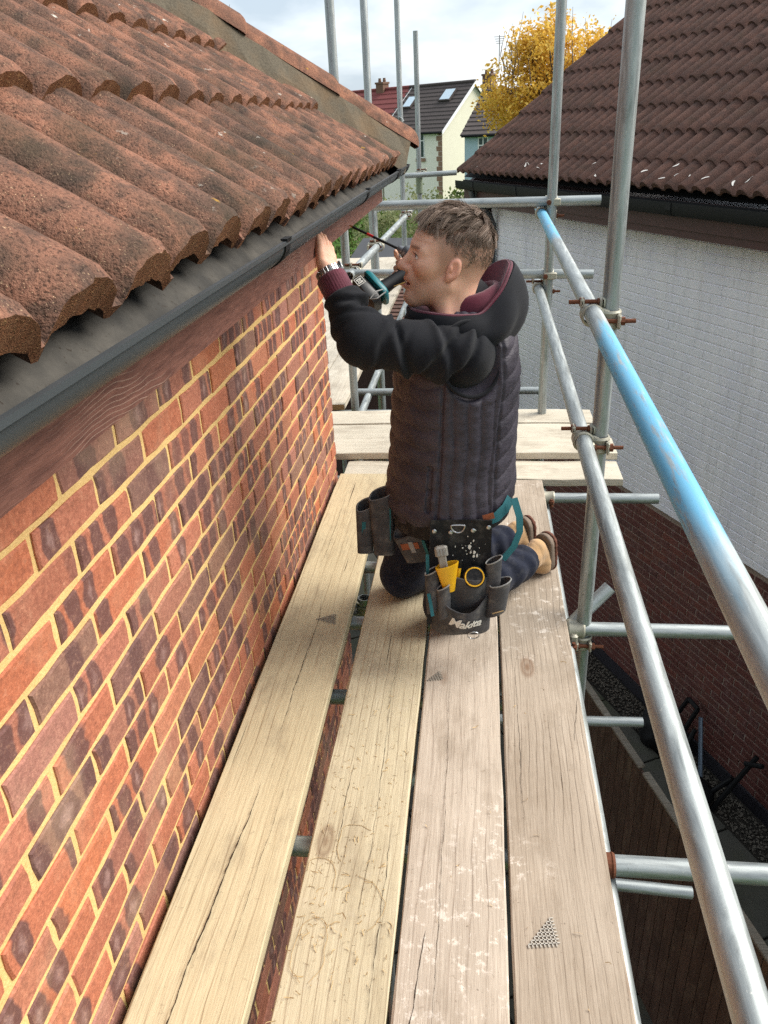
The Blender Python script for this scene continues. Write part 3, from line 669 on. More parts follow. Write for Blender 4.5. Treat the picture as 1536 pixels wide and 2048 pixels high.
for z in (1.130, .770): 
    b = MB(); band(b, (.364, 4.295, z), (0, 0, 1), .0305, .05); band(b, (.364, 4.247, z), (1, 0, 0), .0305, .05); b.rbox(.338, .405, 4.205, 4.222, z - .018, z + .018, .005)
    c = child('coupler', b.me('coupler', M_CAST), scf); autosmooth(c, 35); bolt(c, (.346, 4.225, z), (0, -1, 0), .045)
for (px, py, z) in ((-.72, 4.36, .80), (-.72, 5.45, .78), (-.71, 7.7, .74), (-.60, 8.30, 1.07), (-.745, 4.42, 1.14)): coupler((px, py, z), (px + .05, py - .01, z), (0, 1, 0))
b = MB(); band(b, (.34, 2.235, ZT), (1, 0, 0), .031, .06); b.rbox(.318, .345, 2.19, 2.215, ZT - .05, ZT + .0, .006); c = child('coupler', b.me('coupler', M_CAST), scf); autosmooth(c, 35); bolt(c, (.33, 2.18, ZT - .07), (0, 0, 1), .05)
b = MB(); band(b, (.325, 3.268, ZT), (1, 0, 0), .031, .06); c = child('coupler', b.me('coupler', M_CAST), scf); autosmooth(c, 35); bolt(c, (.34, 3.23, ZT - .03), (0, 0, 1), .04)
b = MB(); band(b, (.312, 1.285, ZT), (1, 0, 0), .0285, .03); c = child('coupler', b.me('coupler', M_RUST), scf)
b = MB(); band(b, (-.42, 2.42, -.13), (0, 0, 1)); band(b, (-.455, 2.42, -.112), (0, 1, 0)); c = child('coupler', b.me('coupler', M_CAST), scf); bolt(c, (-.40, 2.37, -.12), (1, 0, 0), .06)
bs = MB(); band(bs, (-.597, 8.32, .96), (0, 0, 1), .033, .15); child('sleeve_coupler', bs.me('sleeve_coupler', plain('lichen_green_sleeve', S(128, 140, 116), .8, 0, .2, 40, .2)), scf)

# ================= scaffold boards =================
def board(x0, x1, y0, y1, zt, m, label, along='y', th=.038, group='scaffold boards of the platform', warp=.002):
    L = (y1 - y0) if along == 'y' else (x1 - x0); W = (x1 - x0) if along == 'y' else (y1 - y0)
    n = 24; cx_, cy_ = (x0 + x1) / 2, (y0 + y1) / 2; ch = .003; v = []; f = []
    for j in range(n + 1):
        q = -L / 2 + L * j / n; e = [random.uniform(-.0016, .0016) for _ in range(8)]; wz = warp * math.sin(j * .9 + x0 * 9)
        ring = [(-W / 2 + ch + e[0], 0), (W / 2 - ch + e[1], 0), (W / 2 + e[2], -ch), (W / 2 + e[3], -th + ch), (W / 2 - ch + e[4], -th), (-W / 2 + ch + e[5], -th), (-W / 2 + e[6], -th + ch), (-W / 2 + e[7], -ch)]
        if j in (0, n): ring = [(a * .985, b_ - (.002 if b_ == 0 else 0)) for a, b_ in ring]
        for (a, b_) in ring: v.append((a, q, b_ + wz) if along == 'y' else (q, a, b_ + wz))
    for j in range(n):
        for k in range(8): k2 = (k + 1) % 8; qd = (j * 8 + k, (j + 1) * 8 + k, (j + 1) * 8 + k2, j * 8 + k2); f.append(qd if along == 'y' else qd[::-1])
    f.append(tuple(range(8))[::1 if along == 'y' else -1]); f.append(tuple(n * 8 + k for k in range(8))[::-1 if along == 'y' else 1])
    me = mk('scaffold_board', v, f, m); me.materials.append(M_WEND)
    for q in me.polygons[-2:]: q.material_index = 1
    o = ob('scaffold_board', me, None, (cx_, cy_, zt)); WM[o.name] = Matrix.Translation((cx_, cy_, zt)); tag(o, label, 'scaffold board', group); return o
B1 = board(-.668, -.436, -.9, 3.405, 0, M_W1, 'pale yellow scaffold board running beside the red brick wall, nearest to it')
B2 = board(-.385, -.164, -.9, 3.40, .001, M_W2, 'pale scaffold board littered with wood shavings, second from the brick wall')
B3 = board(-.153, .070, -.9, 3.38, 0, M_W3, 'pinkish scaffold board with white plaster spots, third from the brick wall')
B4 = board(.079, .302, -.9, 3.335, .001, M_W4, 'brown worn scaffold board beside the guard rails, outermost of the four long boards')
board(-1.9, .695, 3.660, 3.872, .002, M_WX, 'pale cross board nearest the kneeling man, laid behind him', 'x')
board(-1.9, .66, 3.882, 4.092, -.003, M_WX, 'pale cross board in the middle of the three behind the man', 'x')
board(-1.9, .64, 4.104, 4.32, .001, M_WX, 'weathered cross board farthest behind the kneeling man', 'x')
board(-.665, .69, 3.432, 3.654, -.040, M_WX, 'lower cross board butted against the ends of the four long boards', 'x')
ORD = ['first', 'second', 'third', 'fourth', 'fifth', 'sixth', 'seventh', 'eighth']
for k in range(8):
    x1 = -.812 - .2275 * k
    board(x1 - .224, x1, 4.46 + random.uniform(-.02, .02), 8.36, .0, M_WF, ORD[k] + ' grey board of the rear platform, counted leftwards from its open edge', group='boards of the rear platform')
    if k < 7: board(x1 - .224, x1, 8.38, 10.25, .0, M_WF, ORD[k] + ' board at the far end of the rear platform, counted from its open edge', group='boards at the far end of the rear platform')
# hatched gripping marks on boards
M_HATCH = plain('grey_wire_mesh', S(188, 182, 172), .6, .3, .2, 80, .1)
M_HATCHD = plain('dark_grey_hatch_stamp', S(158, 152, 140), .9, 0, .2, 80, .1)
def hatch(bd, tri, m, n=9, r=.0009, z=.0012):
    b = MB(); a, p, q = [Vector((t[0], t[1], 0)) for t in tri]
    inv = WM[bd.name].inverted()
    for i in range(1, n):
        t = i / n
        for (s, e) in ((a.lerp(p, t), a.lerp(q, t)), (p.lerp(a, t), p.lerp(q, t))):
            d = (e - s).normalized(); w_ = d.cross(Vector((0, 0, 1))) * r * 1.4
            vs = [s - w_ + Vector((0, 0, z)), s + w_ + Vector((0, 0, z)), e + w_ + Vector((0, 0, z)), e - w_ + Vector((0, 0, z))]; vs += [x + Vector((0, 0, .0012)) for x in vs]
            b.add(vs, [(4, 5, 6, 7), (0, 1, 5, 4), (2, 3, 7, 6), (1, 2, 6, 5), (3, 0, 4, 7)])
    o = child('hatched_mark', b.me('hatched_mark', m), bd, Matrix.Identity(4)); return o
hatch(B4, ((.105, 1.02), (.165, 1.10), (.178, 1.03)), M_HATCH)
hatch(B1, ((-.555, 2.16), (-.485, 2.20), (-.475, 2.13)), M_HATCHD, 9, .0006)
hatch(B3, ((-.150, 1.85), (-.110, 1.905), (-.095, 1.86)), M_HATCHD, 7, .0006)
# long drying cracks in the boards
M_CRK = plain('dark_crack', S(52, 40, 30), 1, 0, .2, 60, 0)
def crack(bd, x, y0, y1, w_=.0012, seed=0, drift=.0):
    rg = random.Random(seed); n = int((y1 - y0) / .012); v = []; px_ = x
    for j in range(n + 1):
        q = j / n; px_ += rg.uniform(-.0016, .0016) + drift / n; ww = w_ * math.sin(math.pi * min(1, max(.02, q))) ** .5 * rg.uniform(.3, 1.2); v += [(px_ - ww, y0 + (y1 - y0) * q, .0030), (px_ + ww, y0 + (y1 - y0) * q, .0030)]
    child('crack', mk('crack', v, [(2 * j, 2 * j + 1, 2 * j + 3, 2 * j + 2) for j in range(n)], M_CRK), bd)
crack(B1, -.585, .72, 1.42, .0019, 1, .030); crack(B1, -.545, 1.60, 2.30, .0009, 2, -.01); crack(B1, -.50, .9, 1.5, .0005, 3); crack(B2, -.245, 1.0, 2.1, .0006, 4); crack(B2, -.205, .8, 1.3, .0007, 5, .01); crack(B3, -.075, .8, 1.9, .0006, 6); crack(B3, -.125, .75, 1.05, .0012, 7, .03); crack(B4, .12, 1.3, 2.0, .0006, 8, .02); crack(B4, .265, 1.62, 1.80, .0011, 9, .03); crack(B1, -.60, 2.5, 3.2, .0006, 10); crack(B2, -.32, 1.2, 1.5, .0009, 11)
# shavings on board 2
M_SHAV = plain('wood_shaving', S(196, 168, 122), .9, 0, .3, 60, .1)
sh = MB()
for k in range(300):
    x = random.uniform(-.375, -.175); y = abs(random.gauss(0, .42)) + .78 + random.uniform(0, .25)
    if random.random() < .12: x = random.uniform(-.14, .28); y = random.uniform(.8, 2.0)
    a = random.uniform(0, 6.28); cur = random.uniform(-60, 60); L = random.choice((.004, .006, .008, .012, .02)); wd = random.uniform(.0004, .0008); n = 5; vv = []; ff = []; px, py = x, y
    for j in range(n + 1):
        nx_, ny_ = -math.sin(a), math.cos(a); z = .0035 + .002 * math.sin(j + k)
        vv += [(px + nx_ * wd, py + ny_ * wd, z), (px - nx_ * wd, py - ny_ * wd, z + .0012)]; px += math.cos(a) * L / n; py += math.sin(a) * L / n; a += cur * L / n
    ff = [(2 * j, 2 * j + 1, 2 * j + 3, 2 * j + 2) for j in range(n)]; sh.add(vv, ff)
for k in range(5):       # long curly threads
    x = random.uniform(-.36, -.20); y = random.uniform(.85, 1.6); a = random.uniform(0, 6.28); px, py = x, y; pts = []; cu = random.uniform(-20, 20)
    for j in range(26): pts.append((px, py, .004)); px += math.cos(a) * .007; py += math.sin(a) * .007; a += cu * .007 + random.uniform(-.35, .35); px = min(max(px, -.378), -.17)
    sh.tube(pts, .0006, 4)
tag(sh.ob('wood_shavings', M_SHAV), 'curly wood shavings scattered over the pale second board', 'wood shavings', kind='stuff')

# ================= ground =================
def ground_m():
    k = NB('garden_ground'); v = k.wpos(); c = k.mix(k.noise(v, .6, 4), S(52, 82, 32), S(84, 116, 46)); c = k.mix(k.ramp(k.noise(v, 30, 4), [(.4, .5), (.6, 0)]), c, S(38, 60, 24)); k.bump(k.noise(v, 40, 4), .6, .03); return k.fin(c, 1, 0, .1)
M_LAWN = ground_m()
v = []; f = []
R_ = [-900, -200, -60, -20, -8, 0, 8, 20, 60, 200, 900]
for y in [-300, -60, -8, 0, 8, 20, 40, 80, 160, 400, 1500]:
    for x in R_: v.append((x, y, GZ))
n = len(R_)
for j in range(10):
    for i in range(n - 1): a = j * n + i; f.append((a, a + 1, a + n + 1, a + n))
tag(ob('ground', mk('ground', v, f, M_LAWN)), kind='structure')
def slab_m():
    k = NB('grey_concrete_slab'); v = k.wpos(); c = k.mix(k.noise(v, 5, 6, .6), S(66, 66, 60), S(92, 90, 82)); c = k.mix(k.ramp(k.noise(v, 2.1, 4), [(.5, 0), (.7, .5)]), c, S(72, 76, 54)); k.bump(k.noise(v, 60, 4), .3, .006); return k.fin(c, .9, 0, .2)
M_SLAB = slab_m()
def hgrid(u0, u1, d0, d1): return [NW(u0, d0, 0), NW(u1, d0, 0), NW(u1, d1, 0), NW(u0, d1, 0)]
soil = mk('path', [tuple(p + Vector((0, 0, GZ + .006))) for p in hgrid(-3, 12, DW - 4.2, DW + .03)], [(0, 1, 2, 3)], plain('dark_damp_soil', S(44, 40, 34), 1, 0, .3, 20, .4))
path = tag(ob('path', soil), kind='structure'); WM[path.name] = Matrix.Identity(4)
for i in range(12):
    for j in range(5):
        u0 = -1.0 + i * .9 ; d0 = DW - .32 - (j + 1) * .62
        b = MB(); M = frame(U, NV, Vector((0, 0, 1)), NW(u0 + .45 + (j % 2) * .3, d0 + .31, GZ + .02 + random.uniform(-.004, .004))); b.rbox(-.44, .44, -.30, .30, -.02, .022, .006, M); child('paving_slab', b.me('paving_slab', M_SLAB), path)
# gravel strip beside the wall
gm = NB('pale_gravel'); cc = gm.ramp(gm.noise(gm.wpos(), 60, 1), [(.3, S(70, 66, 60)), (.5, S(112, 106, 96)), (.7, S(54, 50, 46))]); M_GRAV = gm.fin(cc, .95, 0, .2)
g = MB()
for k in range(3600):
    u = random.uniform(2.2, 8.8); d = DW - .02 - random.random() ** 1.2 * .27; r = random.uniform(.007, .02); c = NW(u, d, GZ + .012 + r * .5); M = Matrix.Rotation(random.uniform(0, 6), 3, 'Z') @ Matrix.Rotation(random.uniform(0, 3), 3, 'X')
    vs = [M @ Vector(p) * r + c for p in ((1, 0, 0), (-1, 0, .1), (0, .8, 0), (0, -.8, .1), (0, .1, .6), (.1, 0, -.6))]
    g.add(vs, [(0, 2, 4), (2, 1, 4), (1, 3, 4), (3, 0, 4), (2, 0, 5), (1, 2, 5), (3, 1, 5), (0, 3, 5)])
tag(g.ob('gravel_strip', M_GRAV), 'pale gravel strip along the foot of the dark brick wall', 'gravel', kind='stuff')
# fence
FA = Vector((.74, 4.80, 0)); FB = Vector((1.60, 2.05, 0)); FA2 = FA - (FB - FA).normalized() * .2; FB2 = FB + (FB - FA).normalized() * 2.6
fd = (FB2 - FA2).normalized(); fn = Vector((fd.y, -fd.x, 0)); FL = (FB2 - FA2).length
if fn.x > 0: fn = -fn                                                    # faces our house
M_FEN = wood('weathered_fence_board', S(76, 58, 48), S(102, 80, 68), .4, 0, 2, .5, 6, .4); M_FCAP = wood('grey_weathered_capping', S(112, 104, 92), S(150, 142, 128), .4, .2, 0, .5, 7, .6)
fence = root('board_fence', (FA2.x, FA2.y, GZ), 'weathered close board fence standing below the scaffold', 'fence')
fm = [None] * 4
for q in range(4):
    b = MB(); t = .9 + .1 * random.random(); b.add([(-.045, .010, 0), (.045, .010, 0), (.045, -.010, 0), (-.045, -.010, 0), (-.045, .010, 1.78), (.045, .010, 1.78 + random.uniform(-.01, .01)), (.045, -.010, 1.78), (-.045, -.010, 1.78)], [(3, 2, 1, 0), (4, 5, 6, 7), (0, 1, 5, 4), (1, 2, 6, 5), (2, 3, 7, 6), (3, 0, 4, 7)]); fm[q] = b.me('fence_board', M_FEN)
k = 0; x = .05
while x < FL:
    p = FA2 + fd * x; child('fence_board', fm[k % 4], fence, frame(fd, fd.cross(Vector((0, 0, -1))), Vector((0, 0, 1)), Vector((p.x, p.y, GZ + .03))) @ Matrix.Rotation(random.uniform(-.02, .02), 4, 'Z')); x += .097; k += 1
for q in (.3, 1.0, 1.62):
    b = MB(); M = frame(fd, Vector((0, 0, 1)).cross(fd), Vector((0, 0, 1)), Vector((FA2.x, FA2.y, GZ + q))); b.box(0, FL, .014, .05, 0, .07, M); child('fence_rail', b.me('fence_rail', M_FEN), fence)
x = 0
while x < FL:
    b = MB(); M = frame(fd, Vector((0, 0, 1)).cross(fd), Vector((0, 0, 1)), Vector((FA2.x, FA2.y, GZ)) + fd * x); b.rbox(-.05, .05, .052, .13, 0, 1.83, .006, M); child('fence_post', b.me('fence_post', M_FCAP), fence); x += 1.85
for s0 in [0, 1.3, 2.9, 4.4]:
    s1 = min(FL, s0 + (1.25, 1.55, 1.45, 1.6)[[0, 1.3, 2.9, 4.4].index(s0)])
    b = MB(); M = frame(fd, Vector((0, 0, 1)).cross(fd), Vector((0, 0, 1)), Vector((FA2.x, FA2.y, GZ + 1.812)) + fd * s0); b.rbox(0, s1 - s0, -.018, .030, 0, .022, .004, M); child('fence_capping', b.me('fence_capping', M_FCAP), fence)
# ================= implicit-surface modelling =================
def surf(fn, lo, hi, h):
    lo = np.array(lo, float); hi = np.array(hi, float); n = np.ceil((hi - lo) / h).astype(int) + 1
    ax = [lo[i] + h * np.arange(n[i]) for i in range(3)]
    G = np.stack(np.meshgrid(*ax, indexing='ij'), -1).astype(np.float32); val = fn(G.reshape(-1, 3)).reshape(n)
    ins = val < 0; c = np.zeros(tuple(n - 1) + (3,), np.float32); cnt = np.zeros(tuple(n - 1), np.float32)
    for a in range(3):
        b_, c_ = [q for q in range(3) if q != a]
        s0 = [slice(None)] * 3; s1 = [slice(None)] * 3; s0[a] = slice(0, -1); s1[a] = slice(1, None)
        v0, v1 = val[tuple(s0)], val[tuple(s1)]; cross = (v0 < 0) != (v1 < 0); t = np.where(cross, v0 / np.where(cross, v0 - v1, 1), 0)
        P = G[tuple(s0)] .copy(); P[..., a] += t * h
        for ob_ in (0, 1):
            for oc in (0, 1):
                sl = [slice(None)] * 3; sl[b_] = slice(ob_, n[b_] - 1 + ob_); sl[c_] = slice(oc, n[c_] - 1 + oc)
                m = cross[tuple(sl)]; c += np.where(m[..., None], P[tuple(sl)], 0); cnt += m
    act = cnt > 0; idx = -np.ones(tuple(n - 1), int); idx[act] = np.arange(act.sum()); V = c[act] / cnt[act][:, None]; F = []
    for a in range(3):
        b_, c_ = (a + 1) % 3, (a + 2) % 3
        s0 = [slice(1, -1)] * 3; s1 = [slice(1, -1)] * 3; s0[a] = slice(0, -1); s1[a] = slice(1, None)
        i0, i1 = ins[tuple(s0)], ins[tuple(s1)]; q = np.argwhere(i0 != i1)
        if len(q) == 0: continue
        fl = i0[tuple(q.T)]; q = q.copy(); q[:, b_] += 1; q[:, c_] += 1
        def g(db, dc): r = q.copy(); r[:, b_] += db; r[:, c_] += dc; return idx[tuple(r.T)]
        A, B, C_, D_ = g(-1, -1), g(0, -1), g(0, 0), g(-1, 0); quad = np.stack([A, B, C_, D_], 1); quad[~fl] = quad[~fl][:, ::-1]; F.append(quad)
    F = np.concatenate(F); F = F[(F >= 0).all(1)]; return V, F
def nmesh(name, V, F, m, smooth=True):
    me = bpy.data.meshes.new(name); me.vertices.add(len(V)); me.vertices.foreach_set('co', np.asarray(V, np.float32).ravel()); nf = len(F)
    me.loops.add(nf * 4); me.loops.foreach_set('vertex_index', np.asarray(F, np.int32).ravel()); me.polygons.add(nf)
    me.polygons.foreach_set('loop_start', np.arange(nf, dtype=np.int32) * 4); me.polygons.foreach_set('loop_total', np.full(nf, 4, np.int32)); me.update(calc_edges=True); me.validate()
    if m: me.materials.append(m)
    me.polygons.foreach_set('use_smooth', [smooth] * len(me.polygons)); me.update(); return me
def nrm(v): v = np.asarray(v, float); return v / np.linalg.norm(v)
def ell(P, c, r, Rm=None):
    p = P - np.asarray(c, np.float32)
    if Rm is not None: p = p @ np.asarray(Rm, np.float32)
    r = np.asarray(r, np.float32); k0 = np.linalg.norm(p / r, axis=1); k1 = np.linalg.norm(p / (r * r), axis=1); return k0 * (k0 - 1) / np.maximum(k1, 1e-6)
def cap(P, a, b, ra, rb=None):
    rb = ra if rb is None else rb; a = np.asarray(a, np.float32); b = np.asarray(b, np.float32); ab = b - a; t = np.clip(((P - a) @ ab) / max(1e-9, ab @ ab), 0, 1)
    return np.linalg.norm(P - a - t[:, None] * ab, axis=1) - (ra + (rb - ra) * t)
def rbx(P, c, hs, r, Rm=None):
    p = P - np.asarray(c, np.float32)
    if Rm is not None: p = p @ np.asarray(Rm, np.float32)
    q = np.abs(p) - (np.asarray(hs, np.float32) - r); return np.linalg.norm(np.maximum(q, 0), axis=1) + np.minimum(q.max(1), 0) - r
def smin(a, b, k): h = np.clip(.5 + .5 * (b - a) / k, 0, 1); return b * (1 - h) + a * h - k * h * (1 - h)
def smax(a, b, k): return -smin(-a, -b, k)
def U_(k, *d):
    r = d[0]
    for x in d[1:]: r = smin(r, x, k)
    return r
def fr(x, z):                                   # rotation with columns X, Y, Z from X and approximate Z
    x = nrm(x); z = np.asarray(z, float); z = nrm(z - x * (x @ z)); y = np.cross(z, x); return np.stack([x, y, z], 1)
def sstep(a, b, x): t = np.clip((x - a) / (b - a), 0, 1); return t * t * (3 - 2 * t)
def wob(P, s, seed=0):                          # cheap smooth pseudo-noise
    r = np.random.default_rng(seed); o = 0
    for k in range(5):
        d = nrm(r.normal(size=3)) * s * r.uniform(.6, 1.6); o = o + np.sin(P @ d.astype(np.float32) + r.uniform(0, 6.28))
    return o / 5

# ================= the kneeling man =================
person = root('person', (-.1, 2.22, 0.), 'man in black quilted vest kneeling on the boards, one hand up at the gutter', 'person')
YAW = rad(24); F3 = np.array([-math.cos(YAW), -math.sin(YAW), 0]); L3 = np.array([math.sin(YAW), -math.cos(YAW), 0]); Z3 = np.array([0, 0, 1.])
# ---- cloth materials
def cloth(name, col, rough=.85, sc_=900, bump=.25, var=.25, sheen=.3, dust=0.0):
    k = NB(name); v = k.coord('Object'); n = k.noise(v, sc_, 2, .6); b_ = k.noise(v, 14, 4, .6); c = k.mix(k.ramp(b_, [(.3, 0), (.7, 1)]), tuple(x * (1 - var) for x in col[:3]) + (1,), tuple(x * (1 + var) for x in col[:3]) + (1,))
    if dust: c = k.mix(k.ramp(k.noise(v, 30, 5, .65), [(.5, 0), (.75, dust)]), c, S(150, 146, 138))
    k.bump(n, bump, .001); k.b.inputs['Sheen Weight'].default_value = sheen; k.b.inputs['Sheen Roughness'].default_value = .6; return k.fin(c, rough, 0, .3)
M_HOOD = cloth('black_fleece_hoodie', S(21, 22, 28), .92, 700, .35, .2, .06); M_VEST = None
def nylon():
    k = NB('black_purple_nylon_vest'); v = k.coord('Object', scale=(1, 1, 2.2)); n = k.noise(v, 55, 4, .6, .4); b_ = k.noise(v, 12, 3); c = k.mix(k.ramp(b_, [(.3, 0), (.7, 1)]), S(58, 54, 62), S(76, 71, 81)); k.bump(n, .55, .004); return k.fin(c, .56, 0, .28)
M_VEST = nylon()
M_LINE = cloth('maroon_lining', S(92, 24, 46), .9, 700, .3, .2, .3); M_JEAN = cloth('dark_navy_denim', S(22, 28, 46), .9, 1200, .35, .3, .05, .10)
M_BOOT = cloth('tan_suede_boot', S(190, 152, 108), .9, 300, .25, .18, .2, .3); M_SOLE = plain('boot_sole_rubber', S(128, 112, 98), .85, 0, .2, 60, .3); M_SOLE2 = plain('brown_outsole', S(104, 62, 46), .85, 0, .2, 60, .3)
# ---- joints
SHL = np.array([-.035, 2.045, .955]); ELL_ = np.array([-.300, 1.985, 1.020]); WRL = np.array([-.396, 2.072, 1.176])
SHR = np.array([-.125, 2.385, .965]); ELR = np.array([-.115, 2.64, .885]); WRR = np.array([-.235, 2.60, 1.045])
HC = np.array([-.086, 2.135, 1.182]); NB_ = np.array([-.025, 2.175, 1.02])
# head frame: looking towards the fascia, a little up
HX = nrm([-.962, -.16, .215]); HR = fr(HX, [0.215, .02, .974]); HS = 1.06                # columns forward, left, up
def hl(p): return HC + HS * (HR @ np.asarray(p, float))
def head_f(Q):
    p = ((Q - HC.astype(np.float32)) @ HR.astype(np.float32)) / np.float32(HS); ay = np.abs(p[:, 1]); q = p.copy(); q[:, 1] = ay
    d = ell(p, (-.012, 0, .036), (.100, .0775, .088))
    d = smin(d, ell(p, (.026, 0, .000), (.064, .063, .098)), .03)
    d = smin(d, ell(p, (.026, 0, -.062), (.058, .055, .048)), .025)
    d = smin(d, cap(q, (-.004, .056, -.046), (.060, .018, -.099), .018, .017), .022)
    d = smin(d, ell(p, (.070, 0, -.100), (.021, .026, .019)), .018)
    d = smin(d, cap(p, (-.030, 0, -.04), (-.062, 0, -.20), .057, .064), .03)
    d = smin(d, cap(q, (.010, .048, -.06), (-.03, .062, -.17), .012, .016), .03)
    d = smin(d, ell(q, (.052, .049, -.014), (.030, .020, .024)), .02)                # cheek bones
    d = smin(d, cap(q, (.080, .010, .026), (.066, .050, .022), .0115, .010), .014)   # brow
    d = smin(d, ell(p, (.080, 0, -.050), (.017, .030, .018)), .014)                  # muzzle
    d = smax(d, -ell(q, (.093, .032, .006), (.021, .018, .0125)), .012)              # sockets
    d = smin(d, cap(p, (.082, 0, .020), (.107, 0, -.024), .0085, .0115), .010)
    d = smin(d, ell(p, (.108, 0, -.027), (.0125, .0115, .0105)), .008); d = smin(d, ell(q, (.094, .0135, -.030), (.013, .0085, .0085)), .006)
    d = smax(d, -ell(q, (.100, .0070, -.0385), (.006, .0034, .005)), .002)
    d = smin(d, cap(q, (.0850, .018, .0138), (.0765, .047, .0108), .0040, .0036), .004); d = smin(d, cap(q, (.0830, .018, -.0036), (.0755, .046, -.0022), .0036, .0034), .004)  # lids
    d = smin(d, cap(q, (.092, .0, -.0560), (.079, .024, -.0615), .0070, .0038), .005)
    d = smin(d, cap(q, (.0895, .0, -.0735), (.078, .021, -.0675), .0082, .0044), .006)
    d = smax(d, -ell(p, (.092, .004, -.0648), (.024, .022, .0042)), .003)
    d = d + .0007 * np.exp(-((q[:, 1] - .030 - (.068 - q[:, 0]) * .25) / .0035) ** 2) * sstep(-.07, -.05, p[:, 2]) * (1 - sstep(-.030, -.022, p[:, 2])) * (p[:, 0] > .05)   # nasolabial fold
    fw = sstep(.035, .045, p[:, 2]) * (1 - sstep(.075, .085, p[:, 2])) * (p[:, 0] > .05); d = d + .0005 * fw * np.sin(p[:, 2] * 2 * math.pi / .0105 + 2 * np.sin(q[:, 1] * 40))
    cf = sstep(.045, .055, q[:, 1]) * (p[:, 0] > .035) * np.exp(-((p[:, 2] - .004) / .016) ** 2); d = d + .00025 * cf * np.sin(p[:, 2] * 2 * math.pi / .008 + q[:, 1] * 60)
    e = ell(q, (-.010, .0785, -.006), (.0168, .0078, .0275), fr([.97, .0, .22], [-.22, 0, .97]))
    e = smax(e, -ell(q, (-.0065, .0865, -.003), (.0105, .0068, .0190), fr([.97, .0, .22], [-.22, 0, .97])), .004); e = smin(e, ell(q, (-.002, .0815, -.004), (.004, .004, .008)), .004); e = smin(e, ell(q, (.000, .0755, -.029), (.0075, .0055, .0085)), .006)
    return HS * smin(d, e, .006)
def hand_f(Q, W, Rm, curl, tcurl, spread=.0, sc_=1.0):
    p = ((Q - W.astype(np.float32)) @ Rm.astype(np.float32)) / np.float32(sc_)
    d = rbx(p, (.048, .000, 0), (.046, .040, .0135), .012); d = smin(d, cap(p, (-.018, 0, 0), (.02, 0, 0), .027, .026), .018)
    d = smin(d, ell(p, (.030, .028, -.010), (.032, .018, .014)), .012)
    for i, (y0, l) in enumerate(((.030, .076), (.0100, .084), (-.0105, .079), (-.0295, .062))):
        a = np.array([.088 - abs(i - 1) * .003, y0, .001]); ang = 0; yaw = spread * (1.3 - i)
        for s_, (fr_, r0, r1) in enumerate(((.45, .0098, .0090), (.30, .0088, .0080), (.25, .0080, .0066))):
            ang += curl[i][s_]; b = a + l * fr_ * np.array([math.cos(ang) * math.cos(yaw), math.sin(yaw) * math.cos(ang), -math.sin(ang)]); d = smin(d, cap(p, a, b, r0, r1), .0035 if s_ else .006); a = b
    a = np.array([.022, .036, -.008]); dirs = tcurl
    for s_, (l, r0, r1) in enumerate(((.036, .0125, .0105), (.030, .0105, .0095), (.024, .0095, .0075))):
        b = a + l * nrm(dirs[s_]); d = smin(d, cap(p, a, b, r0, r1), .006); a = b
    return sc_ * d
LHX = nrm([-.035, .150, .100]); LHR = fr(LHX, np.array([1.0, -.45, .3])); LHR = np.stack([LHR[:, 0], -LHR[:, 1] if LHR[2, 1] > 0 else LHR[:, 1], LHR[:, 2]], 1)
lh = lambda Q: hand_f(Q, WRL, LHR, [(.05, .15, .25)] * 4, [(.7, .6, -.1), (.9, .35, 0), (1, .1, 0)], .02, .98)
# ---- power driver axes
TIP = np.array([-.430, 2.69, 1.222]); CHK = np.array([-.258, 2.62, 1.150]); DAX = nrm(CHK - TIP); BODC = CHK + DAX * .075
BATC = np.array([-.318, 2.500, 1.042]); GRD = nrm(BATC - (BODC + DAX * .01)); GRIP = BODC + GRD * .060
RHX = -DAX; RHY = nrm(-GRD - RHX * (-GRD @ RHX)); RHR = np.stack([RHX, RHY, np.cross(RHX, RHY)], 1); WRR = GRIP - RHX * .075 + RHR[:, 2] * .030
rh = lambda Q: hand_f(Q, WRR, RHR, [(.5, .5, .4)] + [(1.0, 1.2, .8)] * 3, [(.5, .7, -.6), (.8, .1, -.6), (.9, -.2, -.4)], .0, .98)
def body_core(Q):
    d = U_(.06, ell(Q, (-.08, 2.21, .80), (.13, .17, .22)), ell(Q, (-.09, 2.22, .50), (.14, .16, .12)), cap(Q, SHL, SHR, .055), cap(Q, NB_ + [0, 0, -.06], NB_ + [-.01, 0, .06], .055))
    d = U_(.03, d, cap(Q, SHL, ELL_, .048, .04), cap(Q, ELL_, WRL, .036, .026), cap(Q, SHR, ELR, .048, .04), cap(Q, ELR, WRR, .04, .028))
    return d
KNL = np.array([-.095, 2.145, .068]); KNR = np.array([-.262, 2.335, .068]); HPL = np.array([-.055, 2.13, .45]); HPR = np.array([-.125, 2.30, .45]); ANL = np.array([.150, 2.405, .090]); ANR = np.array([.085, 2.57, .085])
def core_all(Q): return U_(.03, body_core(Q), cap(Q, HPL, KNL, .07, .05), cap(Q, HPR, KNR, .07, .05), cap(Q, KNL, ANL, .05, .035), cap(Q, KNR, ANR, .05, .035))
Vh, Fh = surf(head_f, HC - [.16, .13, .24], HC + [.14, .13, .17], .0028)
Vl, Fl = surf(lh, WRL - [.13, .13, .13], WRL + [.13, .22, .22], .0032)
Vr, Fr = surf(rh, WRR - [.2, .2, .2], WRR + [.2, .2, .2], .0036)
Vc, Fc = surf(core_all, (-.46, 1.9, -.02), (.30, 2.75, 1.20), .014)
V = np.concatenate([Vh, Vl, Vr, Vc]); Fq = np.concatenate([Fh, Fl + len(Vh), Fr + len(Vh) + len(Vl), Fc + len(Vh) + len(Vl) + len(Vr)])
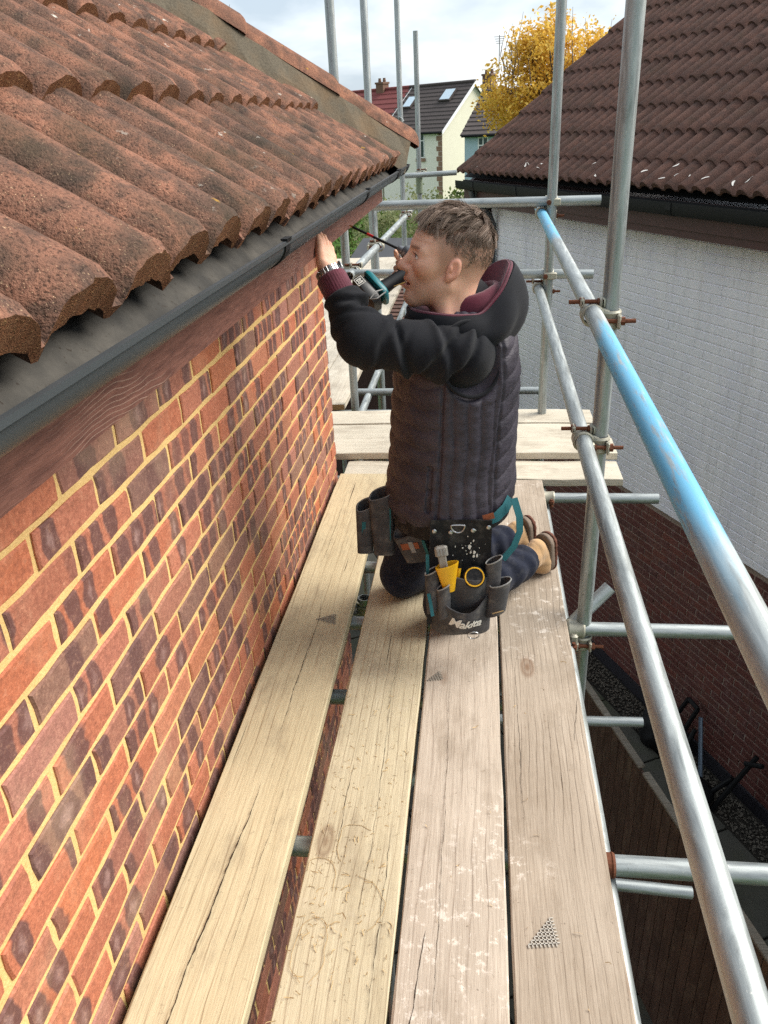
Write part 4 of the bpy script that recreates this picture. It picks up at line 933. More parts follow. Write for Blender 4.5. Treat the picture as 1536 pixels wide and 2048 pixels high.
# skin tone per vertex: lips, ears, nose, stubble, cropped sides of the hair
p = (Vh - HC) @ HR / HS; ay = np.abs(p[:, 1]); base = np.array(S(222, 174, 148)[:3]); tone = np.tile(base, (len(V), 1)); th_ = tone[:len(Vh)]
def tint(m, c): th_[:] = th_ * (1 - m[:, None]) + np.array(c[:3]) * m[:, None]
tint(.45 * np.exp(-(((p[:, 0] - .10) / .02) ** 2 + (p[:, 1] / .025) ** 2 + ((p[:, 2] + .028) / .02) ** 2)), S(196, 112, 96))
tint(.35 * np.exp(-(((p[:, 0] - .06) / .03) ** 2 + ((ay - .05) / .025) ** 2 + ((p[:, 2] + .025) / .03) ** 2)), S(198, 118, 98))
tint(.38 * sstep(.073, .08, ay) * np.exp(-((p[:, 0] + .01) / .03) ** 2), S(206, 118, 100))
stub = sstep(-.030, -.055, p[:, 2]) * sstep(-.02, .01, p[:, 0]) * (1 - sstep(-.115, -.14, p[:, 2])); mouth = np.exp(-(((p[:, 0] - .09) / .016) ** 2 + (p[:, 1] / .03) ** 2 + ((p[:, 2] + .064) / .011) ** 2))
tint(.26 * stub * (1 - mouth), S(136, 110, 98)); tint(.75 * mouth * (p[:, 0] > .078), S(178, 100, 92))
side_hair = sstep(-.058, .028, p[:, 2] + .25 * np.clip(p[:, 0], -1, 0) + .0) * (1 - sstep(.018, .046, p[:, 0] - .35 * (p[:, 2] - .02) * (p[:, 2] > .02))) * (1 - sstep(.0775, .0795, ay))
tint(.5 * side_hair, S(92, 74, 62))
tint(.8 * np.exp(-(((p[:, 2] - .0275 - .10 * (.075 - p[:, 0])) / .0042) ** 2)) * sstep(.010, .018, ay) * (1 - sstep(.046, .054, ay)) * (p[:, 0] > .05), S(96, 72, 58))
M_SKIN = None
def skin():
    k = NB('skin'); a = k.n('ShaderNodeAttribute'); a.attribute_name = 'tone'; v = k.coord('Object'); n = k.noise(v, 420, 3, .6); b_ = k.noise(v, 60, 3, .6)
    c = k.mix(k.ramp(b_, [(.4, .0), (.7, .22)]), a.outputs['Color'], S(186, 116, 98)); k.bump(n, .12, .0008); k.b.inputs['Subsurface Weight'].default_value = .12; k.b.inputs['Subsurface Radius'].default_value = (.012, .005, .003); k.b.inputs['Subsurface Scale'].default_value = .6
    return k.fin(c, .52, 0, .4)
M_SKIN = skin(); me = nmesh('body', V, Fq, M_SKIN)
if len(me.vertices) == len(V):
    at = me.color_attributes.new('tone', 'FLOAT_COLOR', 'POINT'); at.data.foreach_set('color', np.concatenate([tone, np.ones((len(V), 1))], 1).astype(np.float32).ravel())
body = child('body', me, person)
# eyes
M_EYE = NB('eye'); gg = M_EYE.n('ShaderNodeTexCoord'); xx = M_EYE.sep(gg.outputs['Object']); rr_ = M_EYE.math('SQRT', M_EYE.math('ADD', M_EYE.math('POWER', xx[1], 2.0), M_EYE.math('POWER', xx[2], 2.0)))
M_EYE = M_EYE.fin(M_EYE.ramp(M_EYE.math('MULTIPLY', rr_, 100.0), [(.18, S(8, 8, 10)), (.22, S(70, 92, 104)), (.52, S(52, 62, 70)), (.58, S(224, 214, 206))]), .12, 0, .6)
for sg in (-1, 1):
    e_ = MB().lathe([(.0128 * math.sin(a), -.0128 * math.cos(a)) for a in [math.pi * i / 12 for i in range(1, 12)]], n=20, M=Matrix.Rotation(rad(90), 4, 'Y')); m_ = fr(HR @ np.array([.98, .12 * sg, .08]), HR[:, 2])
    child('eye', e_.me('eye', M_EYE, True), body, frame(Vector(m_[:, 0]), Vector(m_[:, 1]), Vector(m_[:, 2]), Vector(hl((.0715, .0325 * sg, .0048)))) @ Matrix.Scale(HS, 4))
# lashes and brows
lb = MB()
for sg in (-1, 1):
    lb.tube([Vector(hl(p_)) for p_ in ((.0868, .019 * sg, .0095), (.0862, .029 * sg, .0112), (.0818, .040 * sg, .0100), (.0772, .047 * sg, .0070))], [.0006, .0011, .0012, .0006], 5)
    for i in range(150):
        y_ = random.uniform(.012, .052); z_ = .0285 + .006 * math.sin((y_ - .012) / .04 * 2.4) - .10 * max(0, y_ - .04) + random.uniform(-.0032, .0032); x_ = .0915 - .9 * max(0, y_ - .012) ** 1.55 * 8; s_ = np.array([x_, y_ * sg, z_]); lb.tube([Vector(hl(s_)), Vector(hl(s_ + [-.002, .0065 * sg, .0016]))], [.0006, .0002], 3)
child('brow_and_lash', lb.me('brow_and_lash', plain('dark_brow', S(70, 54, 44), .8, 0, .2, 60, 0)), body, kind='stuff')
# ---- hair
def hairmat():
    k = NB('brown_hair'); a = k.n('ShaderNodeAttribute'); a.attribute_name = 'hc'; return k.fin(a.outputs['Color'], .55, 0, .35)
M_HAIR = hairmat(); hv = []; hf = []; hc = []
r2 = np.random.default_rng(5); ns = 0
crc, crr = np.array([-.012, 0, .036]), np.array([.100, .0775, .088])
def scalp_ok(x, y, z):
    if x > .030 and z < .094 and not (z > .074 and x < .068 - abs(y) * .3): return None
    if z < .050 and x > .014: return None
    low = -.062 if x < -.04 else (-.005 if x < .0 else .02)
    if z < low or (abs(y) > .06 and -.035 < x < .02 and z < .030): return None
    return low
def st(a, b, x): t = min(1., max(0., (x - a) / (b - a))); return t * t * (3 - 2 * t)
def strand_dir(s, n, rg, jit):
    x, y, z = s; top = st(.055, .112, z); comb = np.array([.80 if x > -.03 else .80 - (-.03 - x) * 14, .35, .0]) * top + np.array([-.25, 0, -.9]) * (1 - top) + rg.normal(size=3) * jit
    t = comb - n * (comb @ n); return t / (np.linalg.norm(t) + 1e-6), top
seeds = []
while len(seeds) < 260:
    d = r2.normal(size=3); d /= np.linalg.norm(d); s = crc + crr * d
    if scalp_ok(*s) is None: continue
    n = nrm(d / crr); t, top = strand_dir(s, n, r2, .42); seeds.append((s, n, t, top, r2.uniform(.75, 1.25), r2.uniform(.7, 1.25)))
SP = np.array([q[0] for q in seeds])
def path(s, n, t, top, L, lift, seg):
    cur = s - n * .001; vel = nrm(t + n * lift); out = [cur]
    for j in range(seg): cur = cur + vel * L / seg; vel = nrm(vel + (t - n * .62) * (.34 * top + .25)); out.append(cur)
    return np.array(out)
while ns < 15000:
    d = r2.normal(size=3); d /= np.linalg.norm(d)
    if d[2] < -.65: continue
    s = crc + crr * d; n = nrm(d / crr); low = scalp_ok(*s)
    if low is None: continue
    ns += 1; x, y, z = s; q = seeds[int(np.argmin(((SP - s) ** 2).sum(1)))]
    top = st(.055, .112, z); fade = st(low, .055, z); seg = 6 if top > .25 else 3
    L = ((.0015 + .009 * fade) * (1 - top) + top * (.062 + .014 * max(0, x) / .08)) * q[4] * r2.uniform(.8, 1.1); t, _ = strand_dir(s, n, r2, .10); t = nrm(t * .45 + q[2] * .55); lift = .35 + top * 1.3 * q[5]
    P0 = path(s, n, t, top, L, lift, seg); P1 = path(q[0], q[1], q[2], q[3], L, lift, seg); w_ = (np.linspace(0, 1, seg + 1) ** 1.5)[:, None] * (.62 * top); P0 = P0 * (1 - w_) + P1 * w_
    col = np.array(S(136, 116, 102)[:3]) * r2.uniform(.6, 1.25) * (.75 + .5 * (q[4] - .75)) + np.array(S(150, 124, 102)[:3]) * .30 * max(0, r2.random() - .6) * top
    i0 = len(hv); w0 = .00062 if top > .25 else .0005; wd = nrm(np.cross(P0[-1] - P0[0], n) + r2.normal(size=3) * .3)
    for k_ in range(seg + 1):
        ww = w0 * (1 - .8 * k_ / seg); hv += [HC + HS * (HR @ (P0[k_] + wd * ww)), HC + HS * (HR @ (P0[k_] - wd * ww))]; hc += [col, col]
    hf += [(i0 + 2 * j, i0 + 2 * j + 1, i0 + 2 * j + 3, i0 + 2 * j + 2) for j in range(seg)]
me = nmesh('hair', np.array(hv), np.array(hf), M_HAIR)
if len(me.vertices) == len(hv):
    at = me.color_attributes.new('hc', 'FLOAT_COLOR', 'POINT'); at.data.foreach_set('color', np.concatenate([np.array(hc), np.ones((len(hc), 1))], 1).astype(np.float32).ravel())
child('hair', me, person)
# ---- jeans
def jeans_f(Q):
    d = U_(.07, ell(Q, (-.085, 2.215, .46), (.165, .175, .12)), cap(Q, HPL + [0, 0, .0], KNL + [.0, 0, .03], .098, .078), cap(Q, HPR, KNR + [0, 0, .03], .098, .078))
    d = smin(d, cap(Q, KNL + [.0, 0, .0], ANL + [.012, .012, 0], .071, .060), .03); d = smin(d, cap(Q, KNR, ANR + [.012, .012, 0], .071, .060), .03)
    d = smax(d, -(Q[:, 2] - .003), .01)
    sh = np.minimum(cap(Q, KNL + .3 * (ANL - KNL), ANL, .08), cap(Q, KNR + .3 * (ANR - KNR), ANR, .08)); m = 1 - sstep(-.01, .02, sh)
    t = (Q - KNL.astype(np.float32)) @ nrm(ANL - KNL).astype(np.float32); d = d + .0040 * m * np.sin(t * 120 + 4 * wob(Q, 25, 14)) + .003 * wob(Q, 55, 3)
    return d
V, Fq = surf(jeans_f, (-.42, 1.95, -.01), (.30, 2.75, .60), .007); child('jeans', nmesh('jeans', V, Fq, M_JEAN), person)
# ---- boots
def boot(an, kn, tw):
    sd_ = nrm((an - kn) * [1, 1, 0]); w_ = np.cross(sd_, Z3); up = Z3
    heel = an + sd_ * .075 + up * .075; ball = an + sd_ * .105 - up * (an[2] - .030); toe = ball + sd_ * .0 - up * .0
    def f_(Q):
        d = cap(Q, an - sd_ * .06, an + sd_ * .010, .046, .044); d = smin(d, cap(Q, an + sd_ * .038 + up * .026, ball - sd_ * .035 + up * .028, .036, .042), .014); d = smin(d, ell(Q, ball - sd_ * .03 + up * .008, (.044, .044, .036)), .02); d = d + .0022 * np.exp(-(((Q - an.astype(np.float32)) @ sd_.astype(np.float32) - .022) / .003) ** 2) + .002 * np.exp(-((Q[:, 2] - .052) / .003) ** 2)
        d = smax(d, (Q - (an + sd_ * .075)) @ sd_.astype(np.float32), .006); d = smax(d, .004 - Q[:, 2], .006); return d + .0018 * wob(Q, 120, 9)
    V, Fq = surf(f_, an - [.16, .16, .12], an + [.18, .18, .16], .005); o = child('boot', nmesh('boot', V, Fq, M_BOOT), person)
    def s_(Q):
        d = np.maximum(cap(Q, an + sd_ * .080 + up * .030, np.array([an[0] + sd_[0] * .092, an[1] + sd_[1] * .092, .046]), .040, .044), np.abs((Q - (an + sd_ * .085)) @ sd_.astype(np.float32)) - .012); return smax(d, .003 - Q[:, 2], .003)
    V, Fq = surf(s_, an - [.16, .16, .12], an + [.22, .22, .16], .005); child('midsole', nmesh('midsole', V, Fq, M_SOLE), o)
    def s2(Q):
        pl = (Q - (an + sd_ * .1025)) @ sd_.astype(np.float32); rib = .003 * (np.sin(Q[:, 2] * 330) > 0); d = np.maximum(cap(Q, an + sd_ * .095 + up * .030, np.array([an[0] + sd_[0] * .1, an[1] + sd_[1] * .1, .046]), .042, .046), np.abs(pl) - .006 - rib); return np.maximum(d, .003 - Q[:, 2])
    V, Fq = surf(s2, an - [.16, .16, .12], an + [.24, .24, .16], .005); child('outsole', nmesh('outsole', V, Fq, M_SOLE2), o)
boot(ANL + [.040, .042, .0], KNL, 0); boot(ANR + [.03, .03, .0], KNR, 0)
# ---- hoodie: sleeves, shoulders, ribbed cuffs
def creases(Q, a, b, n, seed, depth=.009, wid=.011, lo=.05, hi=1.0, up=None):   # cloth creases winding round a limb
    rg = np.random.default_rng(seed); ax = nrm(b - a); L = np.linalg.norm(b - a); e1 = nrm(np.cross(ax, [0, 0, 1.])); e2 = np.cross(ax, e1); rel = Q - a.astype(np.float32); t = rel @ ax.astype(np.float32); th = np.arctan2(rel @ e2.astype(np.float32), rel @ e1.astype(np.float32)); o = 0
    for i in range(n):
        t0 = L * (lo + (hi - lo) * (i + rg.uniform(.1, .9)) / n); am = rg.uniform(.015, .05) * rg.choice([-1, 1]); p0 = rg.uniform(0, 6.28); c = rg.uniform(0, 6.28); w_ = wid * rg.uniform(.7, 1.5)
        x = (t - t0 - am * np.sin(th - p0)) / w_; win = np.exp(-((np.angle(np.exp(1j * (th - c)))) / rg.uniform(.8, 1.5)) ** 2); o = o + win * depth * rg.uniform(.5, 1.1) * (np.exp(-x * x) - .75 * np.exp(-((x - 1.9) / 1.2) ** 2))
    return o
def sleeve_folds(Q, a, b, amp, fq, seed):
    ax = nrm(b - a); t = (Q - a.astype(np.float32)) @ ax.astype(np.float32); return amp * np.sin(t * fq + 2.2 * wob(Q, 22, seed)) * (.6 + .4 * wob(Q, 13, seed + 1))
CUF = WRL + (ELL_ - WRL) * .36; CUR = WRR + (ELR - WRR) * .22
def hoodie_f(Q):
    A = cap(Q, SHL, ELL_ + [0, 0, -.008], .077, .066); B = cap(Q, ELL_, CUF, .066, .052); C_ = cap(Q, SHR, ELR, .082, .066); D_ = cap(Q, ELR, CUR, .066, .048)
    m1 = 1 - sstep(.0, .05, np.abs(A)); el = np.exp(-np.linalg.norm(Q - ELL_.astype(np.float32), axis=1) ** 2 / .012); A = A + creases(Q, SHL, ELL_, 16, 4, .0125, .0085, -.05, 1.05) + .003 * wob(Q, 24, 4); B = B + creases(Q, ELL_, CUF, 10, 7, .0115, .008, -.1, 1.0)
    d = U_(.035, A, B); d = smin(d, U_(.03, C_, D_), .04); d = smin(d, ell(Q, (-.065, 2.205, .93), (.145, .185, .13)), .05); d = smin(d, cap(Q, NB_ - [0, 0, .04], NB_ + [-.006, -.003, .045], .085, .072), .03)
    # flat ends at the cuffs
    ax = nrm(CUF - ELL_).astype(np.float32); d = smax(d, (Q - CUF.astype(np.float32)) @ ax, .012); return d + .0014 * wob(Q, 70, 12)
V, Fq = surf(hoodie_f, (-.50, 1.86, .74), (.16, 2.82, 1.20), .006); hoodie = child('hoodie', nmesh('hoodie', V, Fq, M_HOOD), person)
def cuff(Q, a, b, r):
    ax = nrm(b - a).astype(np.float32); t = (Q - a.astype(np.float32)) @ ax; rel = Q - a.astype(np.float32) - t[:, None] * ax; e1 = nrm(np.cross(ax, [0, 0, 1.])).astype(np.float32); e2 = np.cross(ax, e1).astype(np.float32); th = np.arctan2(rel @ e1, rel @ e2)
    return smax(smax(np.linalg.norm(rel, axis=1) - r - .0012 * np.sin(th * 34), t - np.linalg.norm(b - a), .006), -t, .006)
ca, cb2 = CUF + (CUF - WRL) * .25, CUF + (WRL - CUF) * .80
V, Fq = surf(lambda Q: cuff(Q, ca, cb2, .041), np.minimum(ca, cb2) - .06, np.maximum(ca, cb2) + .06, .003); child('cuff', nmesh('cuff', V, Fq, M_LINE), hoodie)
ca, cb3 = CUR, CUR + (WRR - CUR) * .6
V, Fq = surf(lambda Q: cuff(Q, ca, cb3, .040), np.minimum(ca, cb3) - .06, np.maximum(ca, cb3) + .06, .004); child('cuff', nmesh('cuff', V, Fq, M_LINE), hoodie)
def sheet(name, grid, m, par, th=.004, mw=None):      # grid[j][i] of local points -> thick curved sheet
    J, I = len(grid), len(grid[0]); P = np.array(grid, float); du = np.gradient(P, axis=1); dv = np.gradient(P, axis=0); N = np.cross(du, dv); N /= np.linalg.norm(N, axis=2, keepdims=True) + 1e-9; A = P.reshape(-1, 3); B = (P + N * th).reshape(-1, 3); n_ = J * I
    f = []
    for j in range(J - 1):
        for i in range(I - 1): a = j * I + i; f.append((a, a + I, a + I + 1, a + 1)); f.append((n_ + a, n_ + a + 1, n_ + a + I + 1, n_ + a + I))
    ed = [(j * I, (j + 1) * I) for j in range(J - 1)] + [((j + 1) * I + I - 1, j * I + I - 1) for j in range(J - 1)] + [(i + 1, i) for i in range(I - 1)] + [((J - 1) * I + i, (J - 1) * I + i + 1) for i in range(I - 1)]
    for a, b_ in ed: f.append((a, b_, n_ + b_, n_ + a))
    o = child(name, mk(name, np.concatenate([A, B]), f, m, True), par, mw if mw is not None else PM_); o.data.set_sharp_from_angle(angle=rad(50)); return o
def G_(fn, J=14, I=18): return [[fn(i / (I - 1), j / (J - 1)) for i in range(I)] for j in range(J)]
# hood lying open behind the neck: black outside, maroon lining inside
def hood_pt(u, v, inset=0.0):
    t = 2 * math.pi * u; c_, s_ = math.cos(t), math.sin(t); back = max(0., -c_); bk = back ** 1.6            # t = 0 faces forward
    rimr = (.150 * max(0, c_) ** 2 + (.128 + .012 * bk) * max(0, -c_) ** 2 + .112 * s_ * s_); botr = (.125 * max(0, c_) ** 2 + .110 * max(0, -c_) ** 2 + .150 * s_ * s_)
    rim = np.array([-.045, 2.155, 1.066 + .100 * bk - .012 * s_ * s_]) + (F3 * c_ + L3 * s_) * (rimr - inset); bot = np.array([-.040, 2.175, .985 - .030 * bk]) + (F3 * c_ + L3 * s_) * (botr - inset)
    q = rim * (1 - v) + bot * v; out = (F3 * c_ + L3 * s_) * ((.012 + .030 * bk) * math.sin(math.pi * min(1, v * 1.02)) ** .8)
    fold = .007 * abs(math.sin(3 * t + 4 * v)) ** .6 * v * (1 - v) * 4 + .005 * math.sin(9 * t + 5 * v) * (.3 + v * (1 - v) * 3); return q + out + (F3 * c_ + L3 * s_) * fold
hood = sheet('hood', [[hood_pt(i / 63, j / 15) for i in range(64)] for j in range(16)], M_HOOD, person, -.006, Matrix.Identity(4))
def line_pt(u, v):
    t = 2 * math.pi * u; c_, s_ = math.cos(t), math.sin(t); a = hood_pt(u, 0.0, .008) + np.array([0, 0, .003]); d_ = F3 * c_ + L3 * s_
    n_ = NB_ + np.array([-.01, 0, .012]) + d_ * .078; q = a * (1 - v) + n_ * v; return q - d_ * .010 * math.sin(math.pi * v) + np.array([0, 0, -.018 * math.sin(math.pi * v)])
child('hood_lining', sheet('lining_tmp', [[line_pt(i / 63, j / 11) for i in range(64)] for j in range(12)], M_LINE, person, .004, Matrix.Identity(4)).data, hood); bpy.data.objects.remove(bpy.data.objects['lining_tmp'])
rimp = [Vector(hood_pt(i / 64, 0.0, .004) + np.array([0, 0, .002])) for i in range(64)]; child('hood_edge', MB().tube(rimp, .0042, 6, closed=True).me('hood_edge', M_LINE), hood)
# maroon neck roll
def roll_f(Q):
    q = Q - (NB_ + np.array([-.006, -.004, .046])).astype(np.float32); n_ = nrm([-.30, 0, .95]).astype(np.float32); t = q @ n_; rel = q - t[:, None] * n_; rr = np.sqrt((rel[:, 0] / 1.12) ** 2 + rel[:, 1] ** 2 + rel[:, 2] ** 2); return np.sqrt((rr - .080) ** 2 + (t * .45) ** 2) - .013 + .002 * wob(Q, 60, 31)
V, Fq = surf(roll_f, NB_ - [.14, .12, .06], NB_ + [.12, .12, .15], .005); child('neck_lining', nmesh('neck_lining', V, Fq, M_LINE), hood)
# ---- quilted vest
def vest_f(Q):
    z = Q[:, 2]; cx_ = np.interp(z, [.38, .55, .75, .95, 1.06], [-.096, -.082, -.072, -.060, -.050]); cy_ = np.interp(z, [.38, .75, 1.06], [2.218, 2.208, 2.195])
    px_ = Q[:, 0] - cx_; py_ = Q[:, 1] - cy_; f_ = px_ * F3[0] + py_ * F3[1]; l_ = px_ * L3[0] + py_ * L3[1]
    a = np.interp(z, [.38, .46, .60, .75, .88, .98, 1.06, 1.12], [.180, .193, .182, .174, .166, .145, .105, .07]); b = np.interp(z, [.38, .46, .60, .75, .88, .97, 1.03, 1.08, 1.12], [.198, .209, .196, .198, .205, .190, .150, .09, .06])
    q = (np.abs(f_ / a) ** 2.25 + np.abs(l_ / b) ** 2.25) ** (1 / 2.25); d = (q - 1) * np.minimum(a, b)
    hem = .440 - .028 * (f_ / .19) + .012 * np.sin(l_ * 14); d = smax(d, hem - z, .018)
    th = np.degrees(np.arctan2(l_, f_)); at_ = np.abs(th)
    arc = np.radians(at_ - 90) * .19
    def puff(s, sp): return np.abs(np.sin(math.pi * s / sp)) ** .5
    fr_ = puff(z + .006 * np.sin(at_ * .2) + .004 * wob(Q, 30, 40), .062); sd_ = puff(arc + .004 * np.sin(z * 25) + .0, .037); bk = puff(z * .92 - arc * .42, .056)
    w_s = sstep(57, 59, at_) * (1 - sstep(105, 107, at_)); w_b = sstep(105, 107, at_); pf = fr_ * (1 - sstep(57, 59, at_)) + sd_ * w_s + bk * w_b
    seam = np.minimum(np.abs(at_ - 58), np.abs(at_ - 106)); pf = pf * sstep(0, 2.2, seam)
    d = d - .0074 * pf - .0022 * wob(Q * np.array([1, 1, .6], np.float32), 75, 41) - .0014 * wob(Q, 170, 42) * pf
    hb = np.exp(-((z - hem - .012) / .014) ** 2); d = d + .004 * hb
    pk = (np.abs(at_ - 50) < 2.2) * (z > .49) * (z < .64); d = d + .007 * pk
    # arm holes
    for s_, e_ in ((SHL, ELL_), (SHR, ELR)):
        o_ = nrm(e_ - s_); t = (Q - (s_ + np.array([.012, 0, -.005])).astype(np.float32)); d = smax(d, -ell(t, (L3 if s_ is SHL else -L3) * .045, (.092, .06, .118)), .012)
    nk = ell(Q, NB_ + [-.03, 0, .06], (.105, .095, .09)); return smax(d, -nk, .012)
V, Fq = surf(vest_f, (-.32, 1.97, .36), (.17, 2.45, 1.12), .0036); vest = child('vest', nmesh('vest', V, Fq, M_VEST), person)
# arm-hole piping
for s_, n_, sgn_ in ((SHL, 'l', 1), (SHR, 'r', -1)):
    c_ = s_ + L3 * sgn_ * .030 - F3 * .004; ax_ = nrm(F3 + Z3 * .10); child('armhole_piping', MB().tube([Vector(c_ + ax_ * (.087 * math.cos(t)) + Z3 * (.100 * math.sin(t) - .008) - L3 * sgn_ * (.012 * math.sin(t))) for t in [2 * math.pi * i / 56 for i in range(56)]], .0055, 8, closed=True).me('armhole_piping', M_HOOD, True), vest)
def ring(c, u_, v_, ru, rv, r, n=48): return MB().tube([Vector(c + u_ * ru * math.cos(t) + v_ * rv * math.sin(t)) for t in [2 * math.pi * i / n for i in range(n)]], r, 8, closed=True)
# ================= watch, tool belt, tools =================
M_STEEL = plain('brushed_steel', S(186, 188, 190), .28, .9, .1, 40, .05); M_BRASS = plain('brass', S(190, 150, 84), .35, .8, .15, 60, .05)
M_LEA = cloth('worn_black_leather', S(74, 73, 75), .78, 260, .3, .35, .0, .4); M_LEAB = cloth('black_leather_back_panel', S(24, 24, 27), .6, 260, .25, .3, .0, .2)
M_TEAL = cloth('teal_webbing', S(44, 104, 112), .85, 700, .3, .15, .05); M_YEL = plain('yellow_plastic', S(232, 178, 30), .4, 0, .08, 20, .03); M_WHT = plain('white_print', S(224, 222, 214), .8, 0, .05, 40, 0)
M_TRIM = plain('pale_leather_edge', S(150, 150, 148), .8, 0, .2, 60, .1); M_ORG = plain('orange_leather_patch', S(150, 82, 50), .7, 0, .25, 50, .15); M_GREYP = plain('clear_grey_plastic', S(150, 146, 138), .3, 0, .2, 40, .05)
wx = nrm(WRL - ELL_); wc = WRL + wx * (-.008)
wt = MB(); e1 = nrm(np.cross(wx, [0, 0, 1.])); e2 = np.cross(wx, e1)
links = 22
watch = child('wristwatch', MB().tube([Vector(wc + (e1 * math.cos(t) + e2 * math.sin(t)) * .0312) for t in [2 * math.pi * i / 40 for i in range(40)]], .0035, 6, closed=True).me('wristwatch', M_STEEL), person)
for i in range(links):
    t = 2 * math.pi * i / links; c = wc + (e1 * math.cos(t) + e2 * math.sin(t)) * .0330; rad_ = e1 * math.cos(t) + e2 * math.sin(t); tn = np.cross(wx, rad_); M = frame(Vector(tn), Vector(wx), Vector(np.cross(tn, wx)), Vector(c))
    wt.rbox(-.0037, .0037, -.0105, .0105, -.0022, .0022, .0008, M)
child('bracelet_link', wt.me('bracelet_link', M_STEEL), watch, kind='stuff')
t0 = 2.2; rd_ = e1 * math.cos(t0) + e2 * math.sin(t0)
best = max([i * .1 for i in range(63)], key=lambda t: (e1 * math.cos(t) + e2 * math.sin(t)) @ np.array([.9, .35, .5])); rd_ = e1 * math.cos(best) + e2 * math.sin(best); tn = np.cross(wx, rd_)
child('watch_case', MB().lathe([(.0175, -.002), (.019, .0), (.019, .006), (.016, .008)], n=20, M=frame(Vector(tn), Vector(wx), Vector(np.cross(tn, wx)), Vector(wc + rd_ * .033))).me('watch_case', M_STEEL), watch)

belt = root('tool_belt', (-.09, 2.22, .43), 'black leather tool belt with teal trim and pouches round the kneeling man', 'tool belt')
bc = np.array([-.092, 2.218, .432]); v = []; f = []; n = 64
for i in range(n):
    t = 2 * math.pi * i / n; ff_, ll = math.cos(t), math.sin(t); pr_ = (abs(ff_) ** 2.25 + abs(ll) ** 2.25) ** (-1 / 2.25)
    for (dr, dz) in ((.0, -.026), (.005, -.026), (.005, .026), (.0, .026)):
        q = bc + F3 * ff_ * pr_ * (.182 + dr) + L3 * ll * pr_ * (.194 + dr) + Z3 * (dz + .018 * -ff_); v.append(q)
for i in range(n):
    j = (i + 1) % n
    for k in range(4): k2 = (k + 1) % 4; f.append((i * 4 + k, j * 4 + k, j * 4 + k2, i * 4 + k2))
child('belt_strap', mk('belt_strap', v, f, M_LEAB), belt)
# frame of the big pouch: X right, Y away, Z up, slightly tilted
PB = np.array([-.045, 1.992, .478]); pz = nrm([.03, .07, 1.0]); px = nrm(np.array([1, .10, 0]) - pz * (np.array([1, .10, 0]) @ pz)); py = np.cross(pz, px)
PM_ = frame(Vector(px), Vector(py), Vector(pz), Vector(PB))
# back panel, main pocket, lower pocket
big = sheet('pouch_back', G_(lambda u, v: ((u - .5) * (.180 + .012 * v), .004 * math.sin(v * 6) + .006 * math.sin(u * 3.1), -.345 * v)), M_LEAB, belt, .005)
def pocket(uw, top_l, top_r, bot, bulge, dip, m, name, ox=0., nb=1):
    def fn(u, v):
        x = (u - .5) * uw; zt = top_l + (top_r - top_l) * u - dip * math.sin(math.pi * u); z = zt + (bot - zt) * v; y = -.004 - bulge * math.sin(math.pi * u) ** .6 * (1 - .55 * v ** 2.2) - .004 * math.sin(u * 11 + v * 5)
        return (x + ox, y, z)
    return sheet(name, G_(fn, 14, 22), m, big, .0045)
mid = pocket(.150, -.155, -.168, -.300, .050, .006, M_LEA, 'pouch_pocket', .022); low = pocket(.178, -.212, -.215, -.362, .080, .050, M_LEA, 'front_pocket', .008)
def rim(fnpts, r, m, par, name='edge_trim'): return child(name, MB().tube(fnpts, r, 6).me(name, m), par, PM_)
def tubeholster(cx_, cz, r, L, tilt=.0, par=None, yy=-.035):
    b = MB(); n = 18; v = []; f = []
    for (rr, z) in ((r, 0), (r * .96, -L), (r * .90, -L), (r * .90, -.004), (r - .0045, 0)):
        for k in range(n): t = 2 * math.pi * k / n; v.append((cx_ + rr * math.cos(t) + tilt * z, yy + rr * .8 * math.sin(t), cz + z + .012 * math.cos(t)))
    for j in range(4):
        for k in range(n): k2 = (k + 1) % n; f.append((j * n + k, (j + 1) * n + k, (j + 1) * n + k2, j * n + k2))
    o = child('tool_holder', mk('tool_holder', v, f, M_LEA, True), belt, PM_); o.data.set_sharp_from_angle(angle=rad(50))
    child('edge_trim', MB().tube([(cx_ + r * .97 * math.cos(t), yy + r * .78 * math.sin(t), cz + .002 + .012 * math.cos(t)) for t in [2 * math.pi * k / n for k in range(n)]], .0022, 6, closed=True).me('edge_trim', M_TRIM), o, PM_)
tubeholster(.118, -.185, .032, .10, .10); tubeholster(.098, -.120, .024, .12, .0, yy=-.018); tubeholster(-.084, -.150, .021, .13, -.05, yy=-.028); tubeholster(-.050, -.190, .020, .10, -.05, yy=-.05)
# metal fittings
for (x, z) in ((-.078, -.030), (-.030, -.034), (.035, -.028), (.080, -.018)):
    b = MB(); M = frame(Vector((1, 0, 0)), Vector((0, 0, 1)), Vector((0, -1, 0)), Vector((x, -.006, z))); b.lathe([(.0068, 0), (.0068, .0015), (.004, .003), (.002, .0032)], n=14, M=M); child('rivet', b.me('rivet', M_STEEL), big, PM_)
child('d_ring', MB().tube([(-.010 + .020 * math.cos(t), -.012, -.010 - .022 * abs(math.sin(t)) * (1 if math.sin(t) > 0 else -.1)) for t in [2 * math.pi * k / 26 for k in range(26)]], .0023, 8, closed=True).me('d_ring', M_STEEL), big, PM_)
child('d_ring', MB().tube([(.042 + .017 * math.cos(t), -.06 + .004 * math.sin(t), -.350 - .014 * math.sin(t)) for t in [2 * math.pi * k / 22 for k in range(22)]], .0020, 8, closed=True).me('d_ring', M_STEEL), big, PM_)
